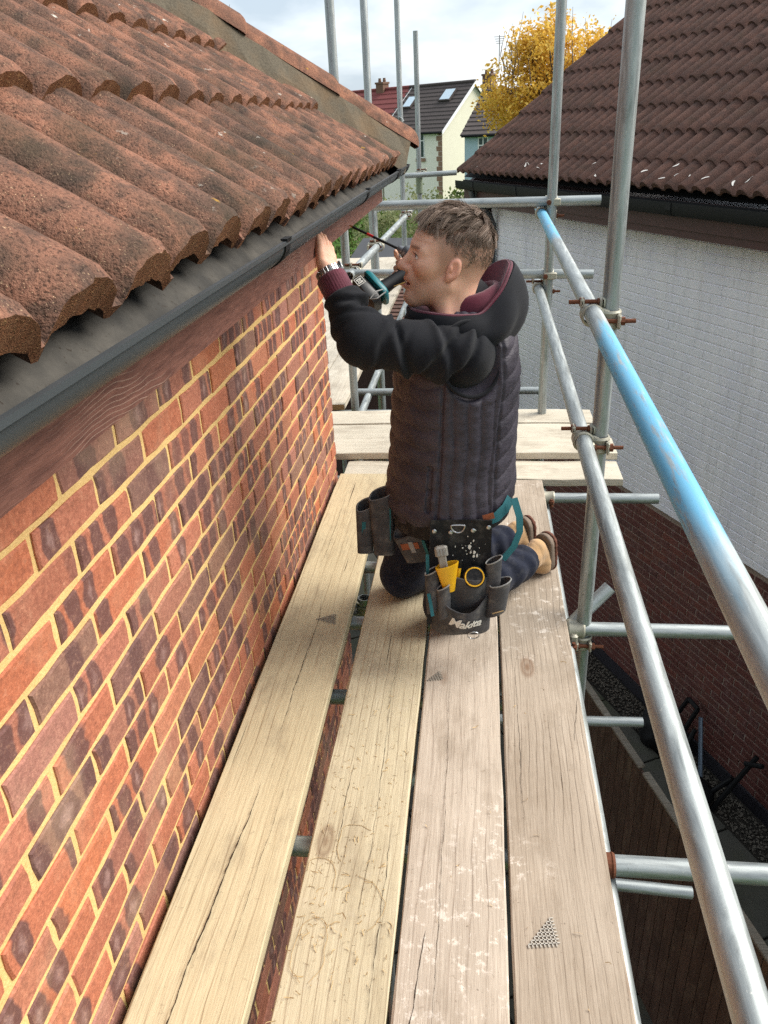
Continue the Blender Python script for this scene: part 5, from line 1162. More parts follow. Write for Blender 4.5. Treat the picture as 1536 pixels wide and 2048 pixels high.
# teal tabs and straps
def strip(name, pts, w_, nrm_, m, par, mw=None, th=.0018):
    P = [np.array(p, float) for p in pts]; g = [[], []]
    for i, p in enumerate(P):
        d = nrm(P[min(i + 1, len(P) - 1)] - P[max(i - 1, 0)]); s_ = nrm(np.cross(d, nrm_)); g[0].append(p - s_ * w_ / 2); g[1].append(p + s_ * w_ / 2)
    return sheet(name, g, m, par, th, mw)
strip('teal_tab', [(-.094, -.045, -.215), (-.088, -.06, -.24), (-.082, -.075, -.275)], .010, (0, -1, 0), M_TEAL, belt); strip('teal_tab', [(-.098, -.02, -.10), (-.096, -.022, -.165)], .010, (0, -1, 0), M_TEAL, belt)
I4 = Matrix.Identity(4)
strip('teal_strap', [(.030, 2.022, .462), (.058, 2.030, .472), (.085, 2.055, .490), (.100, 2.09, .505)], .030, (.3, -.9, .2), M_TEAL, belt, I4); strip('orange_patch', [(.018, 2.012, .476), (.050, 2.017, .484)], .018, (.1, -.95, .1), M_ORG, belt, I4)
strip('teal_strap', [(.108, 2.06, .520), (.124, 2.03, .475), (.126, 2.02, .43), (.110, 2.01, .385), (.078, 2.0, .345)], .022, (.4, -.9, .1), M_TEAL, belt, I4)
# plaster splashes on the back panel
sp = MB()
for k in range(28):
    x = random.gauss(.035, .020); z = random.gauss(-.085, .030); r = abs(random.gauss(0, .0021)) + .0005; n = 7; y = -.0072 + .006 * math.sin((x / .18 + .5) * 3.1) * 0
    sp.add([(x, -.0075, z)] + [(x + r * math.cos(2 * math.pi * i / n) * random.uniform(.5, 1.3), -.007, z + r * 1.4 * math.sin(2 * math.pi * i / n) * random.uniform(.5, 1.3)) for i in range(n)], [(0, i + 1, (i + 1) % n + 1) for i in range(n)])
child('plaster_splashes', sp.me('plaster_splashes', M_WHT), big, PM_, kind='stuff')
# lettering on the lower pocket
def text(body, size, mw, m, par, name='lettering', shear=.25, bold=.0012, spacing=.92):
    cu = bpy.data.curves.new(name, 'FONT'); cu.body = body; cu.size = size; cu.shear = shear; cu.align_x = 'CENTER'; cu.offset = bold; cu.extrude = .0006; cu.space_character = spacing; cu.resolution_u = 4
    t_ = bpy.data.objects.new(name, cu); COL.objects.link(t_); bpy.context.view_layer.update(); me = bpy.data.meshes.new_from_object(t_.evaluated_get(bpy.context.evaluated_depsgraph_get())); bpy.data.objects.remove(t_); me.materials.clear(); me.materials.append(m)
    return child(name, me, par, mw)
def low_pt(x, z):
    u = (x - .008) / .178 + .5; zt = -.212 - .003 * u - .05 * math.sin(math.pi * u); v = (z - zt) / (-.362 - zt); y = -.004 - .080 * math.sin(math.pi * u) ** .6 * (1 - .55 * v ** 2.2) - .004 * math.sin(u * 11 + v * 5); return y
tx = text('Makita', .040, Matrix.Identity(4), M_WHT, low, shear=.35, bold=.0009)
for vv in tx.data.vertices:                       # wrap the print on the bulging pocket
    lx, ly, lz = vv.co; X_ = lx + .014; Z_ = -.312 + ly - .12 * lx; vv.co = Vector((X_, low_pt(X_, Z_) - .0055 - lz, Z_))
setw(tx, low, PM_)
# smaller pouches at the front of the belt
def small_pouch(org, zx, w_, hgt, dep, name, brown=False):
    z_ = nrm(zx[0]); x_ = nrm(np.asarray(zx[1], float) - z_ * (np.asarray(zx[1], float) @ z_)); y_ = np.cross(z_, x_); M = frame(Vector(x_), Vector(y_), Vector(z_), Vector(org))
    def fn(u, v):
        t = 2 * math.pi * u; sx, sy = math.cos(t), math.sin(t); k = (abs(sx) ** 3 + abs(sy) ** 3) ** (-1 / 3); tp = 1 - .22 * v
        return (sx * k * w_ / 2 * tp, sy * k * dep / 2 * tp, -hgt * v + (.012 * sy + .010 * sx) * (1 - v) + .002 * math.sin(9 * u + 7 * v))
    o = sheet(name, G_(fn, 12, 29), M_LEA, belt, -.004, M)
    P = [fn(i / 28, 1.0) for i in range(28)]; child('pouch_base', mk('pouch_base', P, [tuple(range(28))], M_LEA), o, M)
    child('edge_trim', MB().tube([fn(i / 28, 0) for i in range(28)], .0022, 6, closed=True).me('edge_trim', M_TRIM if not brown else M_LEA), o, M); return o, M
o1, M1 = small_pouch((-.300, 2.175, .478), ((-.02, .12, 1), (1, -.15, 0)), .075, .205, .055, 'holster_pouch'); o2, M2 = small_pouch((-.355, 2.19, .430), ((.05, .1, 1), (1, .1, 0)), .055, .165, .045, 'holster_pouch')
o3, M3 = small_pouch((-.210, 2.085, .395), ((-.30, -.1, 1), (1, -.25, .35)), .105, .115, .035, 'flap_pouch', True)
strip('teal_tab', [(.030, -.024, -.04), (.024, -.022, -.15)], .010, (0, -1, 0), M_TEAL, o1, M1); strip('teal_tab', [(-.004, -.026, -.05), (-.006, -.021, -.13)], .012, (0, -1, 0), M_TEAL, o2, M2); strip('teal_tab', [(.044, -.021, -.03), (.040, -.018, -.10)], .010, (0, -1, 0), M_TEAL, o3, M3)
b = MB(); b.rbox(-.034, .026, -.0225, -.0195, -.058, -.034, .001); child('orange_label', b.me('orange_label', M_ORG), o3, M3); b = MB(); b.rbox(-.006, .010, -.0245, -.0228, -.070, -.028, .001); child('label_print', b.me('label_print', M_TRIM), o3, M3)
# tools standing in the pouch
def tool(name, label, cat, loc): return root(name, tuple(PM_ @ Vector(loc)), label, cat)
kn = tool('utility_knife', 'grey utility knife standing upright in the yellow holder', 'knife', (-.048, -.05, -.12))
b = MB(); M = PM_ @ Matrix.Translation((-.045, -.040, -.165)) @ Matrix.Rotation(rad(-9), 4, 'Y'); b.rbox(-.012, .012, -.007, .007, 0, .075, .003); b.rbox(-.019, .019, -.009, .009, .070, .105, .005); child('handle', b.me('handle', M_GREYP), kn, M)
b = MB(); [b.rbox(-.012 + i * .0085, -.006 + i * .0085, -.0105, -.0092, .078, .098, .0006) for i in range(3)]; child('grip_rib', b.me('grip_rib', M_TRIM), kn, M)
yh = tool('yellow_knife_holder', 'bright yellow plastic holder tucked in the big leather pouch', 'tool holder', (-.05, -.05, -.2))
def fy(u, v):
    t = 2 * math.pi * u; w_ = .030 - .016 * v; return (w_ * math.cos(t) * (1 + .15 * (1 - v) * (math.cos(t) > 0)), .016 * math.sin(t) * (1 - .3 * v), -.085 * v + .006 * math.cos(t) * (1 - v))
sheet('cup', G_(fy, 8, 25), M_YEL, yh, -.003, PM_ @ Matrix.Translation((-.044, -.044, -.120)) @ Matrix.Rotation(rad(-8), 4, 'Y'))
tp_ = tool('tape_measure', 'black and yellow tape measure inside the big leather pouch', 'tape measure', (.03, -.03, -.17))
b = MB(); M = PM_ @ Matrix.Translation((.040, -.030, -.168)) @ Matrix.Rotation(rad(62), 4, 'X'); b.lathe([(.020, -.016), (.030, -.016), (.033, -.012), (.033, .012), (.030, .016), (.020, .016)], n=24, M=M); child('case', autosmooth(b.ob('case_tmp', M_LEAB), 40).data, tp_); bpy.data.objects.remove(bpy.data.objects['case_tmp'])
child('yellow_ring', MB().tube([M @ Vector((.027 * math.cos(t), .027 * math.sin(t), .0165)) for t in [2 * math.pi * k / 28 for k in range(28)]], .0022, 6, closed=True).me('yellow_ring', M_YEL), tp_)
pn = tool('yellow_pencil', 'short yellow and black marker beside the tape measure in the pouch', 'marker', (-.005, -.03, -.16)); child('shaft', MB().tube([PM_ @ Vector((-.010, -.028, -.21)), PM_ @ Vector((-.004, -.030, -.135))], .0055, 8).me('shaft', M_YEL), pn); child('marker_cap', MB().tube([PM_ @ Vector((-.0043, -.030, -.136)), PM_ @ Vector((-.002, -.031, -.118))], .006, 8).me('marker_cap', M_BLK), pn)
tag(MB().tube([PM_ @ Vector((.095, -.06, -.275)), PM_ @ Vector((.128, -.065, -.262))], .0016, 6).ob('splinter', M_SHAV), 'thin wooden splinter poking out beside the lower pouch', 'splinter')

# ================= impact driver =================
M_MAKT = plain('teal_tool_plastic', S(20, 104, 112), .42, 0, .1, 20, .03); M_MAKB = plain('black_tool_plastic', S(22, 23, 25), .45, 0, .12, 20, .03); M_ALU = plain('grey_gear_case', S(120, 122, 126), .4, .6, .15, 40, .05)
drv = root('impact_driver', tuple(BODC), 'teal and black cordless driver with a long bit, held against the fascia', 'driver')
DF = fr(DAX, -GRD); DM = frame(Vector(DF[:, 0]), Vector(DF[:, 1]), Vector(DF[:, 2]), Vector(CHK))     # X backwards along the tool, Z away from the grip
RX = Matrix.Rotation(rad(90), 4, 'Y')
b = MB(); b.lathe([(.010, -.006), (.013, .0), (.014, .014), (.020, .018), (.027, .034), (.029, .05)], n=24, M=DM @ RX); autosmooth(child('gear_case', b.me('gear_case', M_ALU), drv), 40)
b = MB(); b.lathe([(.030, .048), (.033, .058), (.034, .10), (.033, .135), (.027, .148), (.012, .152)], n=24, M=DM @ RX); autosmooth(child('motor_housing', b.me('motor_housing', M_MAKT), drv), 40)
g0 = np.array([.085, 0, -.02]); GL = np.linalg.norm(BATC - (CHK + DF @ g0)); gd = nrm(DF.T @ (BATC - (CHK + DF @ g0)))
gp0 = DM @ Vector(g0); gp1 = Vector(BATC); ga = (gp1 - gp0).normalized()
b = MB(); b.tube([gp0, gp0 + (gp1 - gp0) * .3, gp0 + (gp1 - gp0) * .7, gp1], [.021, .0195, .0205, .026], 16); autosmooth(child('grip', b.me('grip', M_MAKB), drv), 40)
b = MB(); tg = gp0 + ga * .02 - Vector(DF[:, 0]) * .022; b.tube([tg, tg + ga * .022], .006, 8); child('trigger', b.me('trigger', M_MAKB), drv)
BX = fr(-np.array(ga), -DF[:, 0]); BMx = frame(Vector(nrm(np.cross(np.array(ga), DF[:, 0]))), Vector(DF[:, 0] - np.array(ga) * (DF[:, 0] @ np.array(ga))).normalized(), Vector(-np.array(ga)), gp1)
b = MB(); b.rbox(-.036, .036, -.070, .042, -.012, .016, .009, BMx); autosmooth(child('foot', b.me('foot', M_MAKT), drv), 45)
b = MB(); b.rbox(-.037, .037, -.072, .044, -.060, -.0125, .011, BMx); bat = autosmooth(child('battery', b.me('battery', M_MAKB), drv), 45)
# white emblem plate with a black zigzag mark on the battery side that faces the camera
side_n = Vector((BMx[0][0], BMx[1][0], BMx[2][0])); sgn = 1 if side_n.dot(Vector(CAMP.tolist()) - gp1) > 0 else -1
e = MB(); xs = sgn * .0376
for (y0, y1, z0, z1) in ((-.060, -.030, -.052, -.050), (-.060, -.030, -.026, -.024), (-.060, -.058, -.050, -.026), (-.032, -.030, -.050, -.026), (-.054, -.050, -.047, -.029), (-.040, -.036, -.047, -.029)): e.box(min(xs, xs - sgn * .001), max(xs, xs - sgn * .001), y0, y1, z0, z1, BMx)
for (a0, a1) in (((-.050, -.030), (-.045, -.040)), ((-.045, -.040), (-.040, -.030)), ((-.050, -.047), (-.045, -.041)), ((-.040, -.047), (-.045, -.041))): e.add([tuple(BMx @ Vector((xs, q[0] + dd, q[1]))) for q in (a0, a1) for dd in (-.0016, .0016)], [(0, 1, 3, 2)])
child('emblem', e.me('emblem', M_WHT), bat)
b = MB(); xs2 = sgn * .040; b.tube([BMx @ Vector((xs2, .030, -.002)), BMx @ Vector((xs2 + sgn * .012, .030, -.03)), BMx @ Vector((xs2 + sgn * .010, .040, -.058)), BMx @ Vector((xs2 + sgn * .010, .052, -.04)), BMx @ Vector((xs2 + sgn * .004, .046, -.002))], .0022, 6); child('belt_hook', b.me('belt_hook', M_TRIM), drv)
# bit
tip = Vector(TIP); ck = Vector(CHK); dv = (tip - ck); 
child('bit_holder', MB().tube([ck, ck + dv * .93], .0042, 10).me('bit_holder', M_BLK), drv); child('red_band', MB().tube([ck + dv * .52, ck + dv * .64], .0046, 10).me('red_band', plain('red_sleeve', S(170, 26, 30), .4)), drv)
child('drive_bit', MB().tube([ck + dv * .93, ck + dv * .965, ck + dv * 1.0], [.0034, .0026, .0012], 6).me('drive_bit', M_BRASS), drv)
# screw held between the lips
p0 = hl((.092, .004, -.0648)); tag(MB().tube([Vector(p0), Vector(p0 + np.array([-.032, -.012, -.008]))], [.0018, .0011], 6).ob('screw', M_BRASS), 'brass screw held between the lips of the kneeling man', 'screw')
# collar eyelet and zip of the hoodie
child('eyelet', MB().tube([(-.092 + .0055 * math.cos(t), 2.068 + .001 * math.sin(t), 1.073 + .0055 * math.sin(t)) for t in [2 * math.pi * k / 16 for k in range(16)]], .0016, 6, closed=True).me('eyelet', M_STEEL), hood)
# ================= background =================
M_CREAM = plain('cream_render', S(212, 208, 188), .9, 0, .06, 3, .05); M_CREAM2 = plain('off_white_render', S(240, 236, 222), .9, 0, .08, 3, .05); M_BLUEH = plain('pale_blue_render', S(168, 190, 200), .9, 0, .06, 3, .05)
M_RDARK = plain('dark_brown_roofing', S(74, 66, 64), .9, 0, .18, 4, .2); M_RRED = plain('plum_red_roofing', S(122, 62, 60), .9, 0, .15, 4, .2); M_UPVC = plain('white_upvc', S(232, 232, 230), .5, 0, .03, 5, 0)
k = NB('window_glass'); M_GLASS = k.fin(S(60, 70, 78), .08, 0, .6); M_QUOIN = plain('brown_quoin_brick', S(150, 118, 98), .9, 0, .3, 8, .1); M_CHIM = plain('chimney_brick', S(116, 88, 72), .9, 0, .3, 6, .1)
def dwelling(name, org, yaw, wf, dg, eave, ridge, mw_front, mw_gable, mroof, label, sky_l=(), wins=(), chim=(), courses=8, gable=True, over=.25):
    """front facade runs along local +X (wf) at local y=0 facing -Y; depth dg; origin = front-right ground corner of the facade at x=wf"""
    r = root(name, org, label, 'house'); M = Matrix.Translation(Vector(org)) @ Matrix.Rotation(yaw, 4, 'Z'); c = lambda nm, mb, m, par=r: child(nm, mb.me(nm, m), par, M)
    w_ = MB().box(0, wf, 0, dg, 0, eave); wo = c('wall', w_, mw_front)
    g = MB()
    for x0, x1 in ((wf + .002, wf + .03), (-.03, -.002)):
        g.add([(x0, 0, 0), (x0, dg, 0), (x0, dg, eave), (x0, dg / 2, ridge), (x0, 0, eave), (x1, 0, 0), (x1, dg, 0), (x1, dg, eave), (x1, dg / 2, ridge), (x1, 0, eave)], [(0, 1, 2, 3, 4), (9, 8, 7, 6, 5)] + [(i, 5 + i, 5 + (i + 1) % 5, (i + 1) % 5) for i in range(5)])
    c('gable_wall', g, mw_gable)
    sl = (ridge - eave) / (dg / 2); th = .12; rf = None
    for s_ in (0, 1):
        b = MB(); n = courses
        for i in range(n):                        # courses as overlapping steps
            a0, a1 = i / n, (i + 1) / n
            ya, yb = -over + (dg / 2 + over) * a0, -over + (dg / 2 + over) * a1
            za, zb = eave + ya * sl, eave + yb * sl
            if s_: ya, yb = dg - ya, dg - yb
            b.add([(-.2, ya, za + .10), (wf + .2, ya, za + .10), (wf + .2, yb, zb + .05), (-.2, yb, zb + .05), (-.2, ya, za + .02), (wf + .2, ya, za + .02), (wf + .2, yb, zb - .02), (-.2, yb, zb - .02)], [(0, 1, 2, 3), (7, 6, 5, 4), (0, 4, 5, 1), (1, 5, 6, 2), (2, 6, 7, 3), (3, 7, 4, 0)])
        o = c('roof', b, mroof) if s_ == 0 else c('rear_roof', b, mroof)
        rf = o if s_ == 0 else rf
    b = MB().tube([(-.2, dg / 2, ridge + .09), (wf + .2, dg / 2, ridge + .09)], .11, 8); c('ridge', b, mroof, rf)
    vb = MB()
    for s_ in (0, 1):
        e0 = (wf + .21, -over if not s_ else dg + over, eave - over * sl); e1 = (wf + .21, dg / 2, ridge)
        vb.add([(e0[0], e0[1], e0[2] - .10), (e1[0], e1[1], e1[2] - .12), (e1[0], e1[1], e1[2] + .10), (e0[0], e0[1], e0[2] + .10), (e0[0] + .04, e0[1], e0[2] - .10), (e1[0] + .04, e1[1], e1[2] - .12), (e1[0] + .04, e1[1], e1[2] + .10), (e0[0] + .04, e0[1], e0[2] + .10)], [(0, 1, 2, 3), (7, 6, 5, 4), (0, 4, 5, 1), (1, 5, 6, 2), (2, 6, 7, 3), (3, 7, 4, 0)])
    c('bargeboard', vb, M_UPVC)
    c('gutter', MB().tube([(-.1, -over - .05, eave - over * sl + .02), (wf + .1, -over - .05, eave - over * sl + .02)], .07, 8), M_BLK)
    for (x0, x1, z0, z1, pn) in wins:
        fo = c('window', MB().box(x0, x1, -.04, -.002, z0, z1), M_UPVC)
        for q in range(pn):
            a = x0 + .07 + q * (x1 - x0 - .07) / pn; b2 = a + (x1 - x0 - .07) / pn - .07; c('pane', MB().box(a, b2, -.055, -.045, z0 + .07, z1 - .45), M_GLASS, fo); c('pane', MB().box(a, b2, -.055, -.045, z1 - .38, z1 - .07), M_GLASS, fo)
        c('sill', MB().box(x0 - .08, x1 + .08, -.09, -.0425, z0 - .22, z0 - .02), M_QUOIN, fo)
    for (x, t, w2) in sky_l:
        y = -over + (dg / 2 + over) * t; z = eave + y * sl + .17; n_ = Vector((0, -sl, 1)).normalized(); Mx = M @ frame(Vector((1, 0, 0)), Vector((0, 1, sl)).normalized(), n_, Vector((x, y, z)))
        so_ = child('skylight', MB().box(-w2 / 2, w2 / 2, -.55, .55, -.05, .06).me('skylight', M_RDARK), r, Mx); child('pane', MB().box(-w2 / 2 + .08, w2 / 2 - .08, -.47, .47, .062, .075).me('pane', plain('sky_glass', S(196, 214, 226), .1)), so_, Mx)
    for (x, y, h_, np_) in chim:
        co = c('chimney', MB().box(x - .35, x + .35, y - .3, y + .3, ridge - .6, ridge + h_ - .12).box(x - .4, x + .4, y - .35, y + .35, ridge + h_ - .119, ridge + h_ - .001), M_CHIM)
        for q in range(np_): c('chimney_pot', MB().lathe([(.10, 0), (.12, .08), (.09, .22), (.11, .25)], (x - .22 + .44 * q, y, ridge + h_), 10), M_CHIM, co)
    return r, M, c
# semi-detached pair far behind
a_ = rad(54); gdir = Vector((math.cos(a_), math.sin(a_), 0)); fdir = Vector((-math.sin(a_), math.cos(a_), 0))
K = Vector((-2.42, 55.0, GZ)); yaw = math.atan2(-fdir.y, -fdir.x)
org = K + fdir * 5.2
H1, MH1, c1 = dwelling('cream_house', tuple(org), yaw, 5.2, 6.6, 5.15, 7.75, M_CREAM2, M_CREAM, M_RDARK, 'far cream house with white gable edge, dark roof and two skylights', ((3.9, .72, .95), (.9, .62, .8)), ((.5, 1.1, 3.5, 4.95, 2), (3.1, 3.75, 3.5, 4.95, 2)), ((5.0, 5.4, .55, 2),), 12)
qb = MB()
for i in range(17): z = i * .3; qb.box(5.2 - (.45 if i % 2 else .3), 5.21, -.03, -.004, z, z + .27); qb.box(5.034, 5.06 + .18, -.03, (.3 if i % 2 else .45), z, z + .27) if False else None
c1('quoin', qb, M_QUOIN, H1)
org2 = org + fdir * 8.4
dwelling('red_roof_house', tuple(org2), yaw, 8.2, 6.6, 5.15, 7.75, M_CREAM2, M_CREAM, M_RRED, 'far house with plum red roof beside the dark roofed cream house', (), ((2, 2.8, 3.5, 4.95, 2), (5, 5.8, 3.5, 4.95, 2)), ((5.6, 3.3, .55, 2), (.4, 3.3, .55, 2)), 9)
K2 = Vector((-.80, 47.0, GZ)); yb_ = rad(-20); dwelling('blue_house', tuple(K2), yb_, 7.0, 6.6, 4.95, 6.9, M_BLUEH, M_BLUEH, M_RDARK, 'pale blue house with dark roof half hidden behind the yellow tree', (), ((.75, 1.35, 3.4, 4.75, 2),), (), 10)
ae = root('television_aerial', (1.2, 58, 5.1), 'thin television aerial above the far chimney', 'aerial'); b = MB(); b.tube([(1.2, 58, 4.2), (1.2, 58, 6.3)], .03, 5); [b.tube([(1.2 - .35 + i * .05, 57.9, 6.2 - i * .12), (1.2 + .35 - i * .05, 57.9, 6.2 - i * .12)], .015, 4) for i in range(4)]; child('mast', b.me('mast', M_ALU2 := plain('aerial_alloy', S(120, 120, 122), .5, .5)), ae)
tp = root('telegraph_pole', (-7.2, 43, GZ), 'dark timber telegraph pole just past the near roof hip', 'pole'); child('pole', MB().tube([(-7.2, 43, GZ), (-7.2, 43, 4.3)], [.14, .11], 8).me('pole', plain('pole_timber', S(72, 60, 52), .9)), tp)
# ---- trees
def leaf_m(name, a, b_, c_):
    k = NB(name); v = k.wpos(); at = k.n('ShaderNodeAttribute'); at.attribute_name = 'lv'; c = k.ramp(at.outputs['Fac'], [(0, a), (.5, b_), (1, c_)]); k.b.inputs['Subsurface Weight'].default_value = .0
    m = k.fin(c, .7, 0, .25); tr = k.n('ShaderNodeBsdfTranslucent'); k.l(c, tr.inputs[0]); mxs = k.n('ShaderNodeMixShader'); mxs.inputs[0].default_value = .45; outn = k.t.nodes['Material Output']; k.l(k.b.outputs[0], mxs.inputs[1]); k.l(tr.outputs[0], mxs.inputs[2]); k.l(mxs.outputs[0], outn.inputs[0]); return m
M_LYEL = leaf_m('yellow_autumn_leaf', S(196, 152, 56), S(226, 184, 78), S(242, 212, 122)); M_LGRN = leaf_m('green_leaf', S(54, 74, 34), S(86, 106, 52), S(132, 140, 78)); M_LOLV = leaf_m('olive_far_leaf', S(92, 98, 62), S(126, 126, 80), S(158, 148, 96)); M_LRED = leaf_m('pale_garden_leaf', S(120, 130, 88), S(150, 156, 112), S(186, 182, 140)); M_BARK = plain('grey_bark', S(104, 88, 74), .95, 0, .3, 10, .4)
def leaves(n, pts, size, rg, hang=.4):
    P = pts[rg.integers(0, len(pts), n)] + rg.normal(size=(n, 3)) * size * 1.6; N = rg.normal(size=(n, 3)); N[:, 2] += .4; N /= np.linalg.norm(N, axis=1, keepdims=True); T = np.cross(N, rg.normal(size=(n, 3))); T /= np.linalg.norm(T, axis=1, keepdims=True) + 1e-9; B = np.cross(N, T); s = size * rg.uniform(.6, 1.3, (n, 1))
    V = np.stack([P - T * s, P + B * s * .55, P + T * s, P - B * s * .55], 1).reshape(-1, 3); F = np.arange(4 * n).reshape(-1, 4); lv = np.repeat(np.clip(rg.normal(.5, .25, n), 0, 1), 4); return V, F, lv
def leafobj(name, V, F, lv, m, par):
    me = nmesh(name, V, F, m, False); 
    if len(me.vertices) == len(V): at = me.attributes.new('lv', 'FLOAT', 'POINT'); at.data.foreach_set('value', lv.astype(np.float32))
    return child(name, me, par)
def tree(name, base, trunk_h, crown_c, crown_r, nleaf, lsize, m, label, seed, nclump=60, twigs=0, group=None, spikes=0):
    rg = np.random.default_rng(seed); r = root(name, base, label, 'tree', group); base = np.array(base); cc = np.array(crown_c, float); cr_ = np.array(crown_r, float); b = MB(); top = cc + [0, 0, -.2 * cr_[2]]
    b.tube([base, base * .5 + top * .5 + rg.normal(size=3) * .1, top, cc + [0, 0, .6 * cr_[2]]], [trunk_h * .028 + .05, trunk_h * .022 + .04, .06, .02], 7); cl = []
    for i in range(nclump):
        d = rg.normal(size=3); d /= np.linalg.norm(d); q = cc + cr_ * d * (rg.random() ** .45) * np.array([1, 1, 1]); cl.append(q)
        if i % 2 == 0: s_ = top + (cc - top) * rg.random() + rg.normal(size=3) * .1; b.tube([s_, (s_ + q) / 2 + rg.normal(size=3) * .15 + [0, 0, .15], q], [.04, .025, .008], 5)
    for i in range(twigs):
        a = rg.random() * 6.28; s_ = cc + np.array([math.cos(a) * cr_[0] * .7, math.sin(a) * cr_[1] * .7, cr_[2] * rg.uniform(-.2, .5)]); e_ = s_ + np.array([rg.normal() * .25, rg.normal() * .25, rg.uniform(1.0, 2.1)]) * cr_[2] * .35; b.tube([s_, (s_ + e_) / 2 + rg.normal(size=3) * .06, e_], [.016, .010, .004], 4)
    child('trunk', b.me('trunk', M_BARK), r); cl = np.array(cl); pts = cl[rg.integers(0, len(cl), nclump * 40)] + rg.normal(size=(nclump * 40, 3)) * cr_ * .13; V, F, lv = leaves(nleaf, pts, lsize, rg); leafobj('crown', V, F, lv, m, r); return r
tree('yellow_tree', (2.0, 26.0, GZ), 6, (2.15, 26.0, 2.05), (1.95, 1.7, 1.9), 24000, .060, M_LYEL, 'autumn tree with bright yellow leaves behind the neighbouring roof', 3, 90, 40)
for i, (x, y, h_, lab) in enumerate(((-13, 120, 9.5, 'far olive tree just right of the near roof hip'), (-8.5, 140, 9.8, 'far olive tree behind the plum red roof ridge'), (-2.5, 150, 10.2, 'far olive tree left of the far cream gable'), (3.0, 150, 10.6, 'pale far tree beside the chimney of the cream house'), (9.0, 150, 10.8, 'far tree behind the yellow tree'))):
    tree('far_tree', (x, y, GZ), 6, (x, y, GZ + h_ * .62), (3.6, 3.0, h_ * .38), 1500, .28, M_LOLV, lab, 20 + i, 26, 6, 'trees on the far skyline')
bt = root('bare_tree', (-16.5, 52, GZ), 'leafless twigs rising behind the near roof hip', 'tree'); b = MB(); rg = np.random.default_rng(8); s0 = np.array([-16.5, 52, GZ])
for i in range(26): q = s0 + [rg.normal() * 1.1, rg.normal() * .6, 9.5 + rg.random() * 4.0]; b.tube([s0 + [rg.normal() * .15, 0, 6], s0 * .4 + q * .6 + rg.normal(size=3) * .2 + [0, 0, .8], q], [.07, .035, .012], 4)
b.tube([s0, s0 + [0, 0, 7]], [.2, .1], 7); child('trunk', b.me('trunk', M_BARK), bt)
# ---- garden: sheds, hedges, fences, paving
M_SHR = plain('dark_felt_roof', S(70, 72, 76), .9, 0, .2, 5, .2); M_SHW = plain('dark_brown_shed_boards', S(70, 50, 44), .9, 0, .3, 9, .2)
sh_ = root('garden_shed', (-2.6, 15.5, GZ), 'dark garden shed with grey felt roof beyond the gutter end', 'shed'); SM = Matrix.Translation((-2.6, 15.5, GZ)) @ Matrix.Rotation(rad(-12), 4, 'Z')
for i in range(24): child('wall_board', MB().box(0.1 + i * .128, .22 + i * .128, 0, .03, 0, 2.9).me('wall_board', M_SHW), sh_, SM)
child('side_wall', MB().box(3.16, 3.2, .04, 3.0, 0, 2.9).box(0.1, .13, .04, 3, 0, 2.9).box(.14, 3.15, 2.97, 3.0, 0, 2.9).me('side_wall', M_SHW), sh_, SM)
child('shed_roof', MB().add([(-.15, -.25, 2.88), (3.4, -.25, 2.88), (3.4, 1.5, 3.45), (-.15, 1.5, 3.45), (3.4, 3.25, 2.88), (-.15, 3.25, 2.88), (-.15, -.25, 2.80), (3.4, -.25, 2.80), (3.4, 3.25, 2.80), (-.15, 3.25, 2.80)], [(0, 1, 2, 3), (3, 2, 4, 5), (6, 7, 1, 0), (1, 7, 8, 4, 2), (0, 3, 5, 9, 6), (9, 8, 7, 6)]).me('shed_roof', M_SHR), sh_, SM)
def hedge(name, c, r, n, ls, m, lab, seed, grp=None):
    rg = np.random.default_rng(seed); ro = root(name, (c[0], c[1], GZ), lab, 'shrub', grp); q = rg.normal(size=(260, 3)); q /= np.linalg.norm(q, axis=1, keepdims=True); pts = np.array(c) + q * np.array(r) * rg.uniform(.6, 1.05, (260, 1)); pts[:, 2] = np.maximum(pts[:, 2], GZ + .1); V, F, lv = leaves(n, pts, ls, rg); leafobj('foliage', V, F, lv, m, ro); b = MB()
    for i in range(14): e_ = pts[i]; b.tube([(c[0] + rg.normal() * .1, c[1], GZ), ((c[0] + e_[0]) / 2, (c[1] + e_[1]) / 2, (GZ + e_[2]) / 2 + .3), e_], [.04, .025, .01], 5)
    child('stem', b.me('stem', M_BARK), ro)
hedge('shrub', (-1.9, 24, -2.3), (1.9, 1.2, 2.2), 5000, .07, M_LRED, 'pale green shrub in front of the far cream house', 41); hedge('shrub', (.2, 19, -2.0), (1.1, 1.0, 1.9), 4500, .06, M_LGRN, 'dark green shrub between the shed and the neighbouring roof', 42)
hedge('shrub', (-.5, 34, -2.6), (2.0, 1.2, 1.7), 4000, .09, M_LGRN, 'green hedge bush below the far cream gable', 43); hedge('shrub', (1.2, 30, -2.2), (1.4, 1.0, 1.6), 3500, .08, M_LRED, 'grey green bush below the pale blue house', 44); hedge('shrub', (-4.3, 17.5, -2.6), (1.2, .8, 1.3), 3000, .05, M_LGRN, 'low green bush seen between the rear scaffold poles', 45); hedge('shrub', (-3.4, 30, -2.6), (2.0, 1.0, 1.7), 3200, .08, M_LGRN, 'dark hedge behind the garden shed', 46)
gf = root('garden_fence', (-6, 21.5, GZ), 'weathered garden fence behind the rear scaffold', 'fence')
for i in range(60): child('fence_board', fm[i % 4], gf, Matrix.Translation((-7 + i * .105, 21.5, GZ)) @ Matrix.Rotation(random.uniform(-.03, .03), 4, 'Z'))
of = root('orange_panel_fence', (-5.6, 19.0, GZ), 'new orange timber fence panels seen under the fascia', 'fence'); M_ORF = wood('new_orange_timber', S(176, 116, 62), S(204, 146, 88), .2, 0, 2, .2, 6, .3)
